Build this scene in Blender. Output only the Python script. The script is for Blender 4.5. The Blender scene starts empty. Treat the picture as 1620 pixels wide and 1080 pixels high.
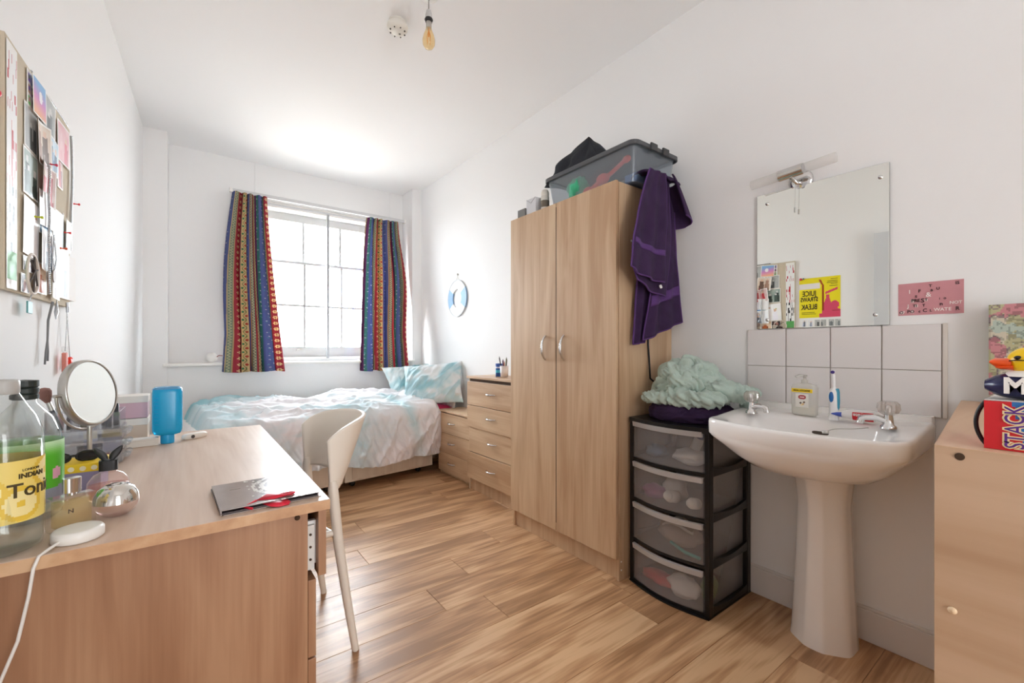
import bpy, math, random
import numpy as np
from mathutils import Vector, Matrix, noise, Euler
random.seed(7)
C = bpy.context.scene.collection
PI = math.pi
R = math.radians

# ------------------------------------------------------------------ camera, world, exposure
cam_d = bpy.data.cameras.new('camera'); cam = bpy.data.objects.new('camera', cam_d); C.objects.link(cam)
cam.location = (0, 0, 1.1); cam.rotation_euler = (R(90), 0, R(-36.67))
cam_d.lens = 15.311; cam_d.sensor_width = 36; cam_d.shift_y = 11/1620; cam_d.clip_start = 0.01
bpy.context.scene.camera = cam
W = bpy.data.worlds.new('daylight'); bpy.context.scene.world = W; W.use_nodes = True
wn = W.node_tree; tcw = wn.nodes.new('ShaderNodeTexCoord'); sxw = wn.nodes.new('ShaderNodeSeparateXYZ'); rmp = wn.nodes.new('ShaderNodeValToRGB')
wn.links.new(tcw.outputs['Generated'], sxw.inputs[0]); mpw = wn.nodes.new('ShaderNodeMapRange'); mpw.inputs[1].default_value = -1; mpw.inputs[2].default_value = 1
wn.links.new(sxw.outputs['Z'], mpw.inputs[0]); wn.links.new(mpw.outputs[0], rmp.inputs[0]); wn.links.new(rmp.outputs[0], wn.nodes['Background'].inputs[0])
rmp.color_ramp.elements[0].position = .44; rmp.color_ramp.elements[0].color = (.30, .29, .27, 1)      # paving and street below the horizon
rmp.color_ramp.elements[1].position = .50; rmp.color_ramp.elements[1].color = (.87, .945, 1.0, 1)     # bright overcast sky
W.node_tree.nodes['Background'].inputs[1].default_value = 23.5
vs = bpy.context.scene.view_settings
vs.view_transform = 'Standard'; vs.look = 'None'; vs.gamma = 1; vs.exposure = 0.73; vs.use_curve_mapping = False
cy = bpy.context.scene.cycles
cy.max_bounces = 14; cy.diffuse_bounces = 8; cy.glossy_bounces = 5; cy.transmission_bounces = 8; cy.transparent_max_bounces = 24
cy.sample_clamp_indirect = 8; cy.caustics_reflective = False; cy.caustics_refractive = False
cy.use_denoising = True
def portal(name, loc, rot, sx, sy):
    l = bpy.data.lights.new(name, 'AREA'); l.shape = 'RECTANGLE'; l.size = sx; l.size_y = sy; l.cycles.is_portal = True
    o = bpy.data.objects.new(name, l); C.objects.link(o); o.location = loc; o.rotation_euler = rot
hl = bpy.data.lights.new('fill_light', 'AREA'); hl.shape = 'RECTANGLE'; hl.size = 1.0; hl.size_y = 2.0; hl.energy = 33; hl.color = (.97, .985, 1.0)  # added fill from behind the camera, brightens the near walls
ho = bpy.data.objects.new('fill_light', hl); C.objects.link(ho); ho.location = (.6, -2.4, 1.15); ho.rotation_euler = (R(112), 0, 0)
portal('window_portal', (1.15, 4.86, 1.735), (R(-90), 0, 0), 1.34, 1.56)

# ------------------------------------------------------------------ materials
def lin(c):
    if isinstance(c, str):
        c = [int(c[i:i+2], 16)/255 for i in (0, 2, 4)]
    return tuple(x/12.92 if x <= .04045 else ((x+.055)/1.055)**2.4 for x in c[:3])
MATS = {}
def mat(name, col='cccccc', rough=.5, metal=0, alpha=1, trans=0, ior=1.45, bump=0, bscale=80, spec=.5, var=0, vscale=8, emit=None, sub=0, coat=0, sheen=0):
    if name in MATS: return MATS[name]
    m = bpy.data.materials.new(name); m.use_nodes = True; nt = m.node_tree; b = nt.nodes['Principled BSDF']
    c = lin(col)
    b.inputs['Base Color'].default_value = (*c, 1); b.inputs['Roughness'].default_value = rough
    b.inputs['Metallic'].default_value = metal; b.inputs['Alpha'].default_value = alpha
    b.inputs['Transmission Weight'].default_value = trans; b.inputs['IOR'].default_value = ior
    b.inputs['Specular IOR Level'].default_value = spec; b.inputs['Coat Weight'].default_value = coat
    b.inputs['Sheen Weight'].default_value = sheen
    if emit: b.inputs['Emission Color'].default_value = (*lin(emit[0]), 1); b.inputs['Emission Strength'].default_value = emit[1]
    tc = None
    if var or bump:
        tc = nt.nodes.new('ShaderNodeTexCoord')
    if var:
        n = nt.nodes.new('ShaderNodeTexNoise'); n.inputs['Scale'].default_value = vscale; n.inputs['Detail'].default_value = 4
        mx = nt.nodes.new('ShaderNodeMix'); mx.data_type = 'RGBA'
        mx.inputs[6].default_value = (*[x*(1-var) for x in c], 1); mx.inputs[7].default_value = (*[min(1, x*(1+var)) for x in c], 1)
        nt.links.new(tc.outputs['Object'], n.inputs['Vector']); nt.links.new(n.outputs['Fac'], mx.inputs[0]); nt.links.new(mx.outputs[2], b.inputs['Base Color'])
    if bump:
        n = nt.nodes.new('ShaderNodeTexNoise'); n.inputs['Scale'].default_value = bscale; n.inputs['Detail'].default_value = 6
        bp = nt.nodes.new('ShaderNodeBump'); bp.inputs['Strength'].default_value = bump; bp.inputs['Distance'].default_value = .01
        nt.links.new(tc.outputs['Object'], n.inputs['Vector']); nt.links.new(n.outputs['Fac'], bp.inputs['Height']); nt.links.new(bp.outputs[0], b.inputs['Normal'])
    MATS[name] = m; return m
def clear(name, tint='ffffff', amount=.12, rough=.03, frost=0.0, fcol='ffffff'):
    """clear glass or plastic: a transparent body, fresnel gloss and, for frosted plastic, a milky diffuse share"""
    if name in MATS: return MATS[name]
    m = bpy.data.materials.new(name); m.use_nodes = True; nt = m.node_tree; nt.nodes.clear()
    out = nt.nodes.new('ShaderNodeOutputMaterial'); t = nt.nodes.new('ShaderNodeBsdfTransparent'); t.inputs[0].default_value = (*[c**.35 for c in lin(tint)], 1)
    g = nt.nodes.new('ShaderNodeBsdfGlossy'); g.inputs['Roughness'].default_value = rough
    lw = nt.nodes.new('ShaderNodeLayerWeight'); lw.inputs[0].default_value = .5
    pw = nt.nodes.new('ShaderNodeMath'); pw.operation = 'POWER'; pw.inputs[1].default_value = 3.0; nt.links.new(lw.outputs['Facing'], pw.inputs[0])
    fr = nt.nodes.new('ShaderNodeMath'); fr.operation = 'MULTIPLY_ADD'; fr.inputs[1].default_value = .25+amount; fr.inputs[2].default_value = .03+amount*.08; nt.links.new(pw.outputs[0], fr.inputs[0])
    mx = nt.nodes.new('ShaderNodeMixShader'); src = t
    if frost:
        d = nt.nodes.new('ShaderNodeBsdfDiffuse'); d.inputs[0].default_value = (*lin(fcol), 1)
        tr = nt.nodes.new('ShaderNodeBsdfTranslucent'); tr.inputs[0].default_value = (*lin(fcol), 1)
        m1 = nt.nodes.new('ShaderNodeMixShader'); m1.inputs[0].default_value = .5
        nt.links.new(d.outputs[0], m1.inputs[1]); nt.links.new(tr.outputs[0], m1.inputs[2])
        m2 = nt.nodes.new('ShaderNodeMixShader'); m2.inputs[0].default_value = frost
        nt.links.new(t.outputs[0], m2.inputs[1]); nt.links.new(m1.outputs[0], m2.inputs[2]); src = m2
    nt.links.new(fr.outputs[0], mx.inputs[0])
    nt.links.new(src.outputs[0], mx.inputs[1]); nt.links.new(g.outputs[0], mx.inputs[2]); nt.links.new(mx.outputs[0], out.inputs[0])
    MATS[name] = m; return m
def wood(name, c1, c2, c3, axis='Z', rough=.4, scale=1.0, rnd=0.0, bump=.05, spec=.5, contrast=1.0):
    """laminate or board: colour bands stretched along the grain axis"""
    if name in MATS: return MATS[name]
    m = bpy.data.materials.new(name); m.use_nodes = True; nt = m.node_tree; b = nt.nodes['Principled BSDF']
    b.inputs['Roughness'].default_value = rough; b.inputs['Specular IOR Level'].default_value = spec
    tc = nt.nodes.new('ShaderNodeTexCoord'); mp = nt.nodes.new('ShaderNodeMapping')
    s = [9*scale]*3; s['XYZ'.index(axis)] = (1.7 if rnd > .2 else .9)*scale
    mp.inputs['Scale'].default_value = s
    oi = nt.nodes.new('ShaderNodeObjectInfo'); ml = nt.nodes.new('ShaderNodeVectorMath'); ml.operation = 'SCALE'; ml.inputs[0].default_value = (13, 7, 5)
    nt.links.new(oi.outputs['Random'], ml.inputs['Scale']); nt.links.new(ml.outputs[0], mp.inputs['Location'])
    nt.links.new(tc.outputs['Object'], mp.inputs['Vector'])
    n = nt.nodes.new('ShaderNodeTexNoise'); n.inputs['Scale'].default_value = 1.3; n.inputs['Detail'].default_value = 3; n.inputs['Distortion'].default_value = .8
    nt.links.new(mp.outputs[0], n.inputs['Vector'])
    mp2 = nt.nodes.new('ShaderNodeMapping'); s2 = [90*scale]*3; s2['XYZ'.index(axis)] = 3*scale; mp2.inputs['Scale'].default_value = s2
    nt.links.new(tc.outputs['Object'], mp2.inputs['Vector']); nt.links.new(ml.outputs[0], mp2.inputs['Location'])
    n2 = nt.nodes.new('ShaderNodeTexNoise'); n2.inputs['Scale'].default_value = 1; n2.inputs['Detail'].default_value = 4
    nt.links.new(mp2.outputs[0], n2.inputs['Vector'])
    ad = nt.nodes.new('ShaderNodeMath'); ad.operation = 'MULTIPLY_ADD'; ad.inputs[1].default_value = .35*contrast
    nt.links.new(n2.outputs['Fac'], ad.inputs[0])
    sb = nt.nodes.new('ShaderNodeMath'); sb.operation = 'ADD'; sb.inputs[1].default_value = -.175*contrast
    nt.links.new(n.outputs['Fac'], sb.inputs[0]); nt.links.new(sb.outputs[0], ad.inputs[2])
    rr = nt.nodes.new('ShaderNodeMath'); rr.operation = 'MULTIPLY_ADD'; rr.inputs[1].default_value = rnd; nt.links.new(oi.outputs['Random'], rr.inputs[0])
    sub = nt.nodes.new('ShaderNodeMath'); sub.operation = 'ADD'; sub.inputs[1].default_value = -rnd/2
    nt.links.new(ad.outputs[0], sub.inputs[0]); nt.links.new(sub.outputs[0], rr.inputs[2])
    cr = nt.nodes.new('ShaderNodeValToRGB'); e = cr.color_ramp.elements
    e[0].position = .32; e[0].color = (*lin(c1), 1); e[1].position = .68; e[1].color = (*lin(c3), 1)
    k = e.new(.5); k.color = (*lin(c2), 1)
    nt.links.new(rr.outputs[0], cr.inputs[0]); nt.links.new(cr.outputs[0], b.inputs['Base Color'])
    bp = nt.nodes.new('ShaderNodeBump'); bp.inputs['Strength'].default_value = bump; bp.inputs['Distance'].default_value = .002
    nt.links.new(n2.outputs['Fac'], bp.inputs['Height']); nt.links.new(bp.outputs[0], b.inputs['Normal'])
    MATS[name] = m; return m
def attr_mat(name, rough=.6, transl=0.0, bump=0, bscale=300, spec=.4, sheen=0, gain=1.0):
    """flat print or dyed cloth: the colour comes from the mesh's colour attribute"""
    if name in MATS: return MATS[name]
    m = bpy.data.materials.new(name); m.use_nodes = True; nt = m.node_tree; b = nt.nodes['Principled BSDF']
    a = nt.nodes.new('ShaderNodeAttribute'); a.attribute_name = 'Col'; nt.links.new(a.outputs[0], b.inputs['Base Color'])
    b.inputs['Roughness'].default_value = rough; b.inputs['Specular IOR Level'].default_value = spec; b.inputs['Sheen Weight'].default_value = sheen
    if bump:
        tc = nt.nodes.new('ShaderNodeTexCoord'); n = nt.nodes.new('ShaderNodeTexNoise'); n.inputs['Scale'].default_value = bscale
        bp = nt.nodes.new('ShaderNodeBump'); bp.inputs['Strength'].default_value = bump; bp.inputs['Distance'].default_value = .003
        nt.links.new(tc.outputs['Object'], n.inputs['Vector']); nt.links.new(n.outputs['Fac'], bp.inputs['Height']); nt.links.new(bp.outputs[0], b.inputs['Normal'])
    if transl:
        o = nt.nodes['Material Output']; t = nt.nodes.new('ShaderNodeBsdfTranslucent'); nt.links.new(a.outputs[0], t.inputs[0])
        mx = nt.nodes.new('ShaderNodeMixShader'); mx.inputs[0].default_value = transl
        nt.links.new(b.outputs[0], mx.inputs[1]); nt.links.new(t.outputs[0], mx.inputs[2]); nt.links.new(mx.outputs[0], o.inputs[0])
    MATS[name] = m; return m

WALL = mat('wall_paint', 'f1f1f1', .75, bump=.04, bscale=60, spec=.2)
CEIL = mat('ceiling_paint', 'f3f3f3', .8, bump=.02, bscale=40, spec=.2)
GLOSSW = mat('white_gloss_paint', 'efede9', .3)
BEECH = wood('beech_laminate', 'b99675', 'c8a887', 'd3b796', 'Z', .38, 1.0, .12)
BEECHY = wood('beech_laminate_lengthwise', 'b99675', 'c8a887', 'd3b796', 'Y', .38, 1.0, .12)
BEECHX = wood('beech_laminate_crosswise', 'b98c66', 'c99f78', 'd5b08a', 'Y', .4, .6, .1)
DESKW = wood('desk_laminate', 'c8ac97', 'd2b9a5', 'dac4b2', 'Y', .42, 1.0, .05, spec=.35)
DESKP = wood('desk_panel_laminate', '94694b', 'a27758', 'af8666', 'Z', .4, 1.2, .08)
DIVAN = wood('divan_fabric_board', 'c9b49d', 'd3c0aa', 'dccbb6', 'Z', .6, .8, .05)
OAK = wood('oak_floor_plank', '9b7350', 'bd926b', 'd6b088', 'X', .36, .9, .26, bump=.12, contrast=1.8)
EDGE = mat('dark_joint', '4a3524', .8)
CHROME = mat('chrome', 'd8d8d8', .12, 1)
STEEL = mat('brushed_steel', 'c4c2be', .3, 1)
BLACK = mat('black_plastic', '141416', .35)
WHITEP = mat('white_plastic', 'f0efec', .35)
CERAMIC = mat('white_ceramic', 'f4f2f0', .09, coat=.3)
GLASS = clear('window_glass', 'ffffff', .15, .01)
CLEAR = clear('clear_plastic', 'f4f7f6', .3, .04)
CLEARL = clear('clear_liquid', 'e4efe9', .2, .04)
PRINT = attr_mat('printed_paper', .45)
MIRROR = mat('mirror_silver', 'f2f4f0', .005, 1)
SMOKE = clear('frosted_drawer_plastic', 'ffffff', .1, .3, .24, 'd5d3d6')

# ------------------------------------------------------------------ mesh helpers
class MB:
    def __init__(s): s.v = []; s.f = []; s.m = []; s.sm = []
    def add(s, vs, fs, mi=0, smooth=False, M=None):
        n = len(s.v)
        for p in vs: s.v.append(tuple(M @ Vector(p)) if M is not None else tuple(p))
        for f in fs: s.f.append([i+n for i in f]); s.m.append(mi); s.sm.append(smooth)
        return s
    def box(s, a, b, mi=0, M=None):
        x0, y0, z0 = a; x1, y1, z1 = b
        return s.add([(x0,y0,z0),(x1,y0,z0),(x1,y1,z0),(x0,y1,z0),(x0,y0,z1),(x1,y0,z1),(x1,y1,z1),(x0,y1,z1)],
                     [(3,2,1,0),(4,5,6,7),(0,1,5,4),(1,2,6,5),(2,3,7,6),(3,0,4,7)], mi, False, M)
    def loft(s, rings, mi=0, smooth=True, caps=(True, True), closed=True, M=None):
        n = len(rings[0]); vs = [p for r in rings for p in r]; fs = []
        for i in range(len(rings)-1):
            for j in range(n if closed else n-1):
                k = (j+1) % n
                fs.append((i*n+j, i*n+k, (i+1)*n+k, (i+1)*n+j))
        s.add(vs, fs, mi, smooth, M)
        if caps[0]: s.add(rings[0], [tuple(reversed(range(n)))], mi, False, M)
        if caps[1]: s.add(rings[-1], [tuple(range(n))], mi, False, M)
        return s
    def lathe(s, prof, n=24, mi=0, M=None, smooth=True, caps=(False, False), sx=1, sy=1):
        rings = [[(r*math.cos(2*PI*j/n)*sx, r*math.sin(2*PI*j/n)*sy, z) for j in range(n)] for r, z in prof]
        return s.loft(rings, mi, smooth, caps, True, M)
    def tube(s, pts, r, n=8, mi=0, M=None, closed=False, caps=True):
        pts = [Vector(p) for p in pts]; rings = []; up = None; N = len(pts)
        for i, p in enumerate(pts):
            if closed: d = pts[(i+1) % N]-pts[i-1]
            else: d = pts[min(i+1, N-1)]-pts[max(i-1, 0)]
            d = d.normalized() if d.length > 1e-9 else Vector((0,0,1))
            if up is None: up = Vector((0,0,1)) if abs(d.z) < .9 else Vector((1,0,0))
            a = d.cross(up);  a = a.normalized() if a.length > 1e-6 else Vector((1,0,0)); b = a.cross(d).normalized(); up = b
            rr = r[i] if isinstance(r, (list, tuple)) else r
            rings.append([tuple(p+a*(rr*math.cos(2*PI*j/n))+b*(rr*math.sin(2*PI*j/n))) for j in range(n)])
        if closed: rings.append(rings[0])
        return s.loft(rings, mi, True, (caps and not closed, caps and not closed), True, M)
    def prism(s, outline, z0, z1, mi=0, M=None, smooth=False):
        n = len(outline)
        return s.loft([[(x, y, z0) for x, y in outline], [(x, y, z1) for x, y in outline]], mi, smooth, (True, True), True, M)
    def sphere(s, c, r, n=16, m=10, mi=0, M=None):
        r = (r, r, r) if not isinstance(r, (tuple, list)) else r
        rings = [[(c[0]+r[0]*math.sin(PI*i/m)*math.cos(2*PI*j/n), c[1]+r[1]*math.sin(PI*i/m)*math.sin(2*PI*j/n), c[2]-r[2]*math.cos(PI*i/m)) for j in range(n)] for i in range(m+1)]
        return s.loft(rings, mi, True, (False, False), True, M)
    def build(s, name, mats, parent=None, bevel=0, seg=2, solid=0, sub=0, loc=None, off=0):
        me = bpy.data.meshes.new(name); me.from_pydata(s.v, [], s.f)
        for m in (mats if isinstance(mats, (list, tuple)) else [mats]): me.materials.append(m)
        me.polygons.foreach_set('material_index', s.m); me.polygons.foreach_set('use_smooth', s.sm); me.update()
        o = bpy.data.objects.new(name, me); C.objects.link(o)
        if loc: o.location = loc
        if parent: o.parent = parent
        if bevel:
            b = o.modifiers.new('bevel', 'BEVEL'); b.width = bevel; b.segments = seg; b.limit_method = 'ANGLE'; b.angle_limit = R(40)
        if solid:
            d = o.modifiers.new('solid', 'SOLIDIFY'); d.thickness = solid; d.offset = off
        if sub:
            d = o.modifiers.new('sub', 'SUBSURF'); d.levels = sub; d.render_levels = sub
        return o
def tag(o, label, cat, group=None, kind=None):
    o['label'] = label; o['category'] = cat
    if group: o['group'] = group
    if kind: o['kind'] = kind
    return o
def thing(name, label, cat, loc=(0,0,0), rz=0, group=None):
    o = bpy.data.objects.new(name, None); C.objects.link(o); o.location = loc; o.rotation_euler = (0,0,rz); o.empty_display_size = .05
    return tag(o, label, cat, group)
def struct(o): o['kind'] = 'structure'; return o
def B(name, a, b, m, parent=None, bevel=.0, **k): return MB().box(a, b).build(name, m, parent, bevel, **k)
def RT(loc=(0,0,0), rx=0, ry=0, rz=0): return Matrix.Translation(loc) @ Euler((rx, ry, rz), 'XYZ').to_matrix().to_4x4()
def text(name, s, size, M, m, parent=None, ext=.0004, sx=1.0, bold=0.0, align='CENTER', shear=0):
    cu = bpy.data.curves.new(name, 'FONT'); cu.body = s; cu.size = size; cu.extrude = ext; cu.align_x = align; cu.align_y = 'CENTER'
    cu.offset = bold; cu.shear = shear; cu.resolution_u = 3; cu.materials.append(m)
    tmp = bpy.data.objects.new(name, cu); me = bpy.data.meshes.new_from_object(tmp); bpy.data.objects.remove(tmp); bpy.data.curves.remove(cu)
    o = bpy.data.objects.new(name, me); C.objects.link(o)
    if parent: o.parent = parent
    o.matrix_local = M @ Matrix.Diagonal((sx, 1, 1, 1)); return o
def colgrid(name, P, col, m, parent=None, smooth=True, facecol=False, **k):
    """P: (nv, nu, 3) array of points, col: (nv, nu, 3) sRGB colours (or one per face)"""
    nv, nu = P.shape[:2]
    idx = np.arange(nv*nu).reshape(nv, nu)
    f = np.stack([idx[:-1,:-1], idx[:-1,1:], idx[1:,1:], idx[1:,:-1]], -1).reshape(-1, 4)
    me = bpy.data.meshes.new(name); me.from_pydata(P.reshape(-1, 3).tolist(), [], f.tolist()); me.materials.append(m)
    c = np.clip(np.asarray(col, float), 0, 1); c = np.where(c <= .04045, c/12.92, ((c+.055)/1.055)**2.4)
    if facecol:
        c = np.repeat(c.reshape(-1, 3), 4, 0); a = me.color_attributes.new('Col', 'FLOAT_COLOR', 'CORNER')
    else:
        c = c.reshape(-1, 3); a = me.color_attributes.new('Col', 'FLOAT_COLOR', 'POINT')
    a.data.foreach_set('color', np.concatenate([c, np.ones((len(c), 1))], 1).ravel().astype(np.float32))
    me.polygons.foreach_set('use_smooth', [smooth]*len(me.polygons)); me.update()
    o = bpy.data.objects.new(name, me); C.objects.link(o)
    if parent: o.parent = parent
    if k.get('solid'):
        d = o.modifiers.new('solid', 'SOLIDIFY'); d.thickness = k['solid']; d.offset = k.get('off', 0)
    return o
def flat_print(name, M, w, h, img, parent=None, m=None, solid=.0006):
    """img: (ny, nx, 3) rows from the bottom up, laid on the local XY plane, centred"""
    ny, nx = img.shape[:2]
    xs = np.linspace(-w/2, w/2, nx+1); ys = np.linspace(-h/2, h/2, ny+1)
    P = np.zeros((ny+1, nx+1, 3)); P[..., 0] = xs[None]; P[..., 1] = ys[:, None]
    o = colgrid(name, P, img, m or PRINT, parent, False, True, solid=solid, off=-1)
    o.matrix_local = M; return o
def vnoise(x, y, seed=0, octs=4):
    """cheap smooth value noise on arrays"""
    out = np.zeros(np.broadcast(x, y).shape); amp = 1; tot = 0
    x = x+seed*17.13; y = y+seed*9.7
    for o in range(octs):
        xi = np.floor(x).astype(int); yi = np.floor(y).astype(int); fx = x-xi; fy = y-yi; fx = fx*fx*(3-2*fx); fy = fy*fy*(3-2*fy)
        def h(a, b):
            n = (a*374761393+b*668265263+seed*974711) & 0x7fffffff; n = ((n ^ (n >> 13))*1274126177) & 0x7fffffff
            return ((n ^ (n >> 16)) & 0xffff)/65535
        v = (h(xi, yi)*(1-fx)+h(xi+1, yi)*fx)*(1-fy)+(h(xi, yi+1)*(1-fx)+h(xi+1, yi+1)*fx)*fy
        out += v*amp; tot += amp; amp *= .5; x = x*2.03; y = y*2.03
    return out/tot
def hexc(s): return np.array([int(s[i:i+2], 16)/255 for i in (0, 2, 4)])
def superell(rx, ry, e, n):
    out = []
    for j in range(n):
        a = 2*PI*j/n; c, s = math.cos(a), math.sin(a)
        out.append((rx*math.copysign(abs(c)**(2/e), c), ry*math.copysign(abs(s)**(2/e), s)))
    return out

# ------------------------------------------------------------------ room shell
H = 2.83; XR = 2.06; YB = 4.43; YF = -1.4
def xl(y): return -.28-.038*(YB-y)
fl = struct(B('floor', (-.6, YF-.1, -.06), (XR+.1, 5.0, -.012), EDGE))
lengths = {}
row = 0; y = 1.632-.195*17
while y < YB+.1:
    x = -.62-random.uniform(0, 1.0) if row % 2 else -.62-random.uniform(.2, 1.1)
    while x < XR+.02:
        x0, x1 = max(x, -.62), min(x+1.22, XR+.02)
        if x1-x0 > .05:
            key = round(x1-x0, 1) if (x0 > -.62 and x1 < XR+.02) else None
            o = MB().box((x0-(x0+x1)/2+.0006, -.0971, -.012), (x1-(x0+x1)/2-.0006, .0971, 0)).build('plank', OAK, fl, .0012, 1)
            o.location = ((x0+x1)/2, y+.0975, 0)
        x += 1.22
    y += .195; row += 1
struct(B('ceiling', (-.6, YF-.1, H), (XR+.1, 5.0, H+.1), CEIL))
struct(B('wall_right', (XR, YF-.1, 0), (XR+.12, 5.0, H), WALL))
m = MB(); m.add([(xl(YF), YF, 0), (xl(4.9), 4.9, 0), (-.7, 4.9, 0), (-.7, YF, 0), (xl(YF), YF, H), (xl(4.9), 4.9, H), (-.7, 4.9, H), (-.7, YF, H)],
               [(0,1,2,3),(7,6,5,4),(1,0,4,5),(2,1,5,6),(3,2,6,7),(0,3,7,4)])
struct(m.build('wall_left', WALL))
m = MB()   # window wall: two piers, the lower wall and the recessed wall round the opening
WX0, WX1, WZ0, WZ1 = .50, 1.80, .965, 2.50
m.box((-.4, YB, 0), (-.13, 5.0, H)).box((1.95, YB, 0), (XR+.02, 5.0, H)).box((-.13, YB, 0), (1.95, 5.0, .955))
m.box((-.13, 4.69, .955), (WX0, 5.0, H)).box((WX1, 4.69, .955), (1.95, 5.0, H)).box((WX0, 4.69, WZ1), (WX1, 5.0, H))
struct(m.build('wall_back', WALL, None, .004))
m = MB(); m.box((-.6, YF-.1, 0), (.1, YF, H)).box((1.1, YF-.1, 0), (XR+.05, YF, H)).box((.1, YF-.1, 2.45), (1.1, YF, H))  # opening added behind the camera to let the fill light in
struct(m.build('wall_front', WALL))
m = MB(); m.box((-.1, -4.1, 0), (0, YF-.1, 2.8)).box((1.2, -4.1, 0), (1.3, YF-.1, 2.8)).box((0, -4.1, 2.8), (1.2, YF-.1, 2.9)).box((-.1, -4.2, 0), (1.3, -4.1, 2.9)).box((-.1, -4.1, -.06), (1.3, YF-.1, 0))  # unseen shell added around the fill light
struct(m.build('wall_fill_box', WALL))
struct(B('trim_1', (-.16, YB-.035, .955), (1.97, 4.80, .978), GLOSSW, None, .005))          # window board
m = MB(); m.box((XR-.016, YF, 0), (XR, YB, .118)); m.box((XR-.011, YF, .118), (XR, YB, .128))
struct(m.build('baseboard_right', mat('skirting_paint', 'e2dedb', .45), None, .003))
m = MB(); m.add([(xl(YF), YF, 0), (xl(YB), YB, 0), (xl(YB)+.016, YB, 0), (xl(YF)+.016, YF, 0), (xl(YF), YF, .12), (xl(YB), YB, .12), (xl(YB)+.016, YB, .12), (xl(YF)+.016, YF, .12)],
               [(3,2,1,0),(4,5,6,7),(0,1,5,4),(1,2,6,5),(2,3,7,6),(3,0,4,7)])
struct(m.build('baseboard_left', MATS['skirting_paint'], None, .002))
struct(B('baseboard_back', (xl(YB)+.016, YB-.016, 0), (XR-.016, YB, .12), MATS['skirting_paint'], None, .002))
# door standing open flat against the left wall, seen in the mirror
dr = struct(B('door_1', (0, 0, .005), (.04, .78, 2.03), mat('grey_door_paint', 'd3d6da', .4), None, .002))
dr.location = (xl(.3)+.012, .3, 0); dr.rotation_euler = (0, 0, -.038)
m = MB(); m.tube([(.04, .71, 1.0), (.085, .71, 1.0), (.09, .62, 1.0)], .009, 10)
m.build('door_handle', STEEL, dr)

# ------------------------------------------------------------------ window
wf = MB(); SASH = mat('sash_paint', 'c4c5c6', .45)
Y0 = 4.70
wf.box((WX0, Y0, WZ0+.013), (WX0+.045, 4.98, WZ1)).box((WX1-.045, Y0, WZ0+.013), (WX1, 4.98, WZ1)).box((WX0+.045, Y0, WZ1-.05), (WX1-.045, 4.98, WZ1)).box((WX0+.045, Y0, WZ0+.013), (WX1-.045, 4.98, WZ0+.05))
win = struct(wf.build('window_1', GLOSSW, None, .003))
def bars(name, boxes, mt, parent, bev=.003):
    mm = MB()
    for a, b in boxes: mm.box(a, b)
    return mm.build(name, mt, parent, bev)
a0, a1 = WX0+.045, WX1-.045
for nm, yy, z0, z1, rows in (('sash', 4.78, 1.015, 1.965, (1.118, 1.53, 1.945)), ('sash', 4.835, 1.945, WZ1-.05, (1.985, 2.375))):
    bx = [((a0, yy, z0), (.60, yy+.04, z1)), ((1.68, yy, z0), (a1, yy+.04, z1)),
          ((.60, yy, z0), (1.68, yy+.04, rows[0])), ((.60, yy, rows[-1]), (1.68, yy+.04, z1))]
    s = bars(nm, bx, SASH, win)
    for xx in (.948, 1.311): B('muntin', (xx-.011, yy+.006, rows[0]-.002), (xx+.011, yy+.034, rows[-1]+.002), SASH, s, .004)
    for zz in rows[1:-1]: B('muntin', (.598, yy+.008, zz-.011), (1.682, yy+.032, zz+.011), SASH, s, .004)
    zs = rows
    for i in range(len(zs)-1):
        for xa, xb in ((.60, .937), (.959, 1.30), (1.322, 1.68)):
            B('pane', (xa, yy+.018, zs[i]), (xb, yy+.022, zs[i+1]), GLASS, s)
AL = mat('white_aluminium', 'd3d4d5', .4)
sg = bars('secondary_glazing_frame', [((a0-.02, 4.69, .98), (a0+.012, 4.725, 2.485)), ((a1-.012, 4.69, .98), (a1+.02, 4.725, 2.485)), ((a0+.012, 4.69, .98), (a1-.012, 4.725, 1.0)), ((a0+.012, 4.69, 2.465), (a1-.012, 4.725, 2.485))], AL, win, .002)
B('mullion', (1.138, 4.685, 1.0), (1.160, 4.722, 2.465), mat('grey_mullion', 'a3a6aa', .4), win, .002)
B('pane', (a0+.012, 4.704, 1.0), (1.138, 4.707, 2.465), GLASS, sg); B('pane', (1.160, 4.711, 1.0), (a1-.012, 4.714, 2.465), GLASS, sg)
mm = MB(); mm.box((.9, 4.77, 1.085), (.93, 4.782, 1.10)); mm.tube([(.90, 4.775, 1.09), (.87, 4.765, 1.085)], .005)
mm.build('sash_lift', STEEL, win)
# curtain rail
cr = thing('curtain_rail', 'white curtain track running over the whole window', 'curtain rail', (0, 4.62, 2.515))
m = MB(); m.box((.315, -.012, -.016), (1.945, .012, .016)); m.build('track', AL, cr, .003)
for x in (.42, 1.13, 1.85): B('bracket', (x-.015, .012, -.012), (x+.015, .072, .012), AL, cr, .002)
for x in (.31, 1.948): m = MB(); m.box((x-.012, -.018, -.02), (x+.012, .016, .02)); m.build('end_cap', WHITEP, cr, .004)

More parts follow.
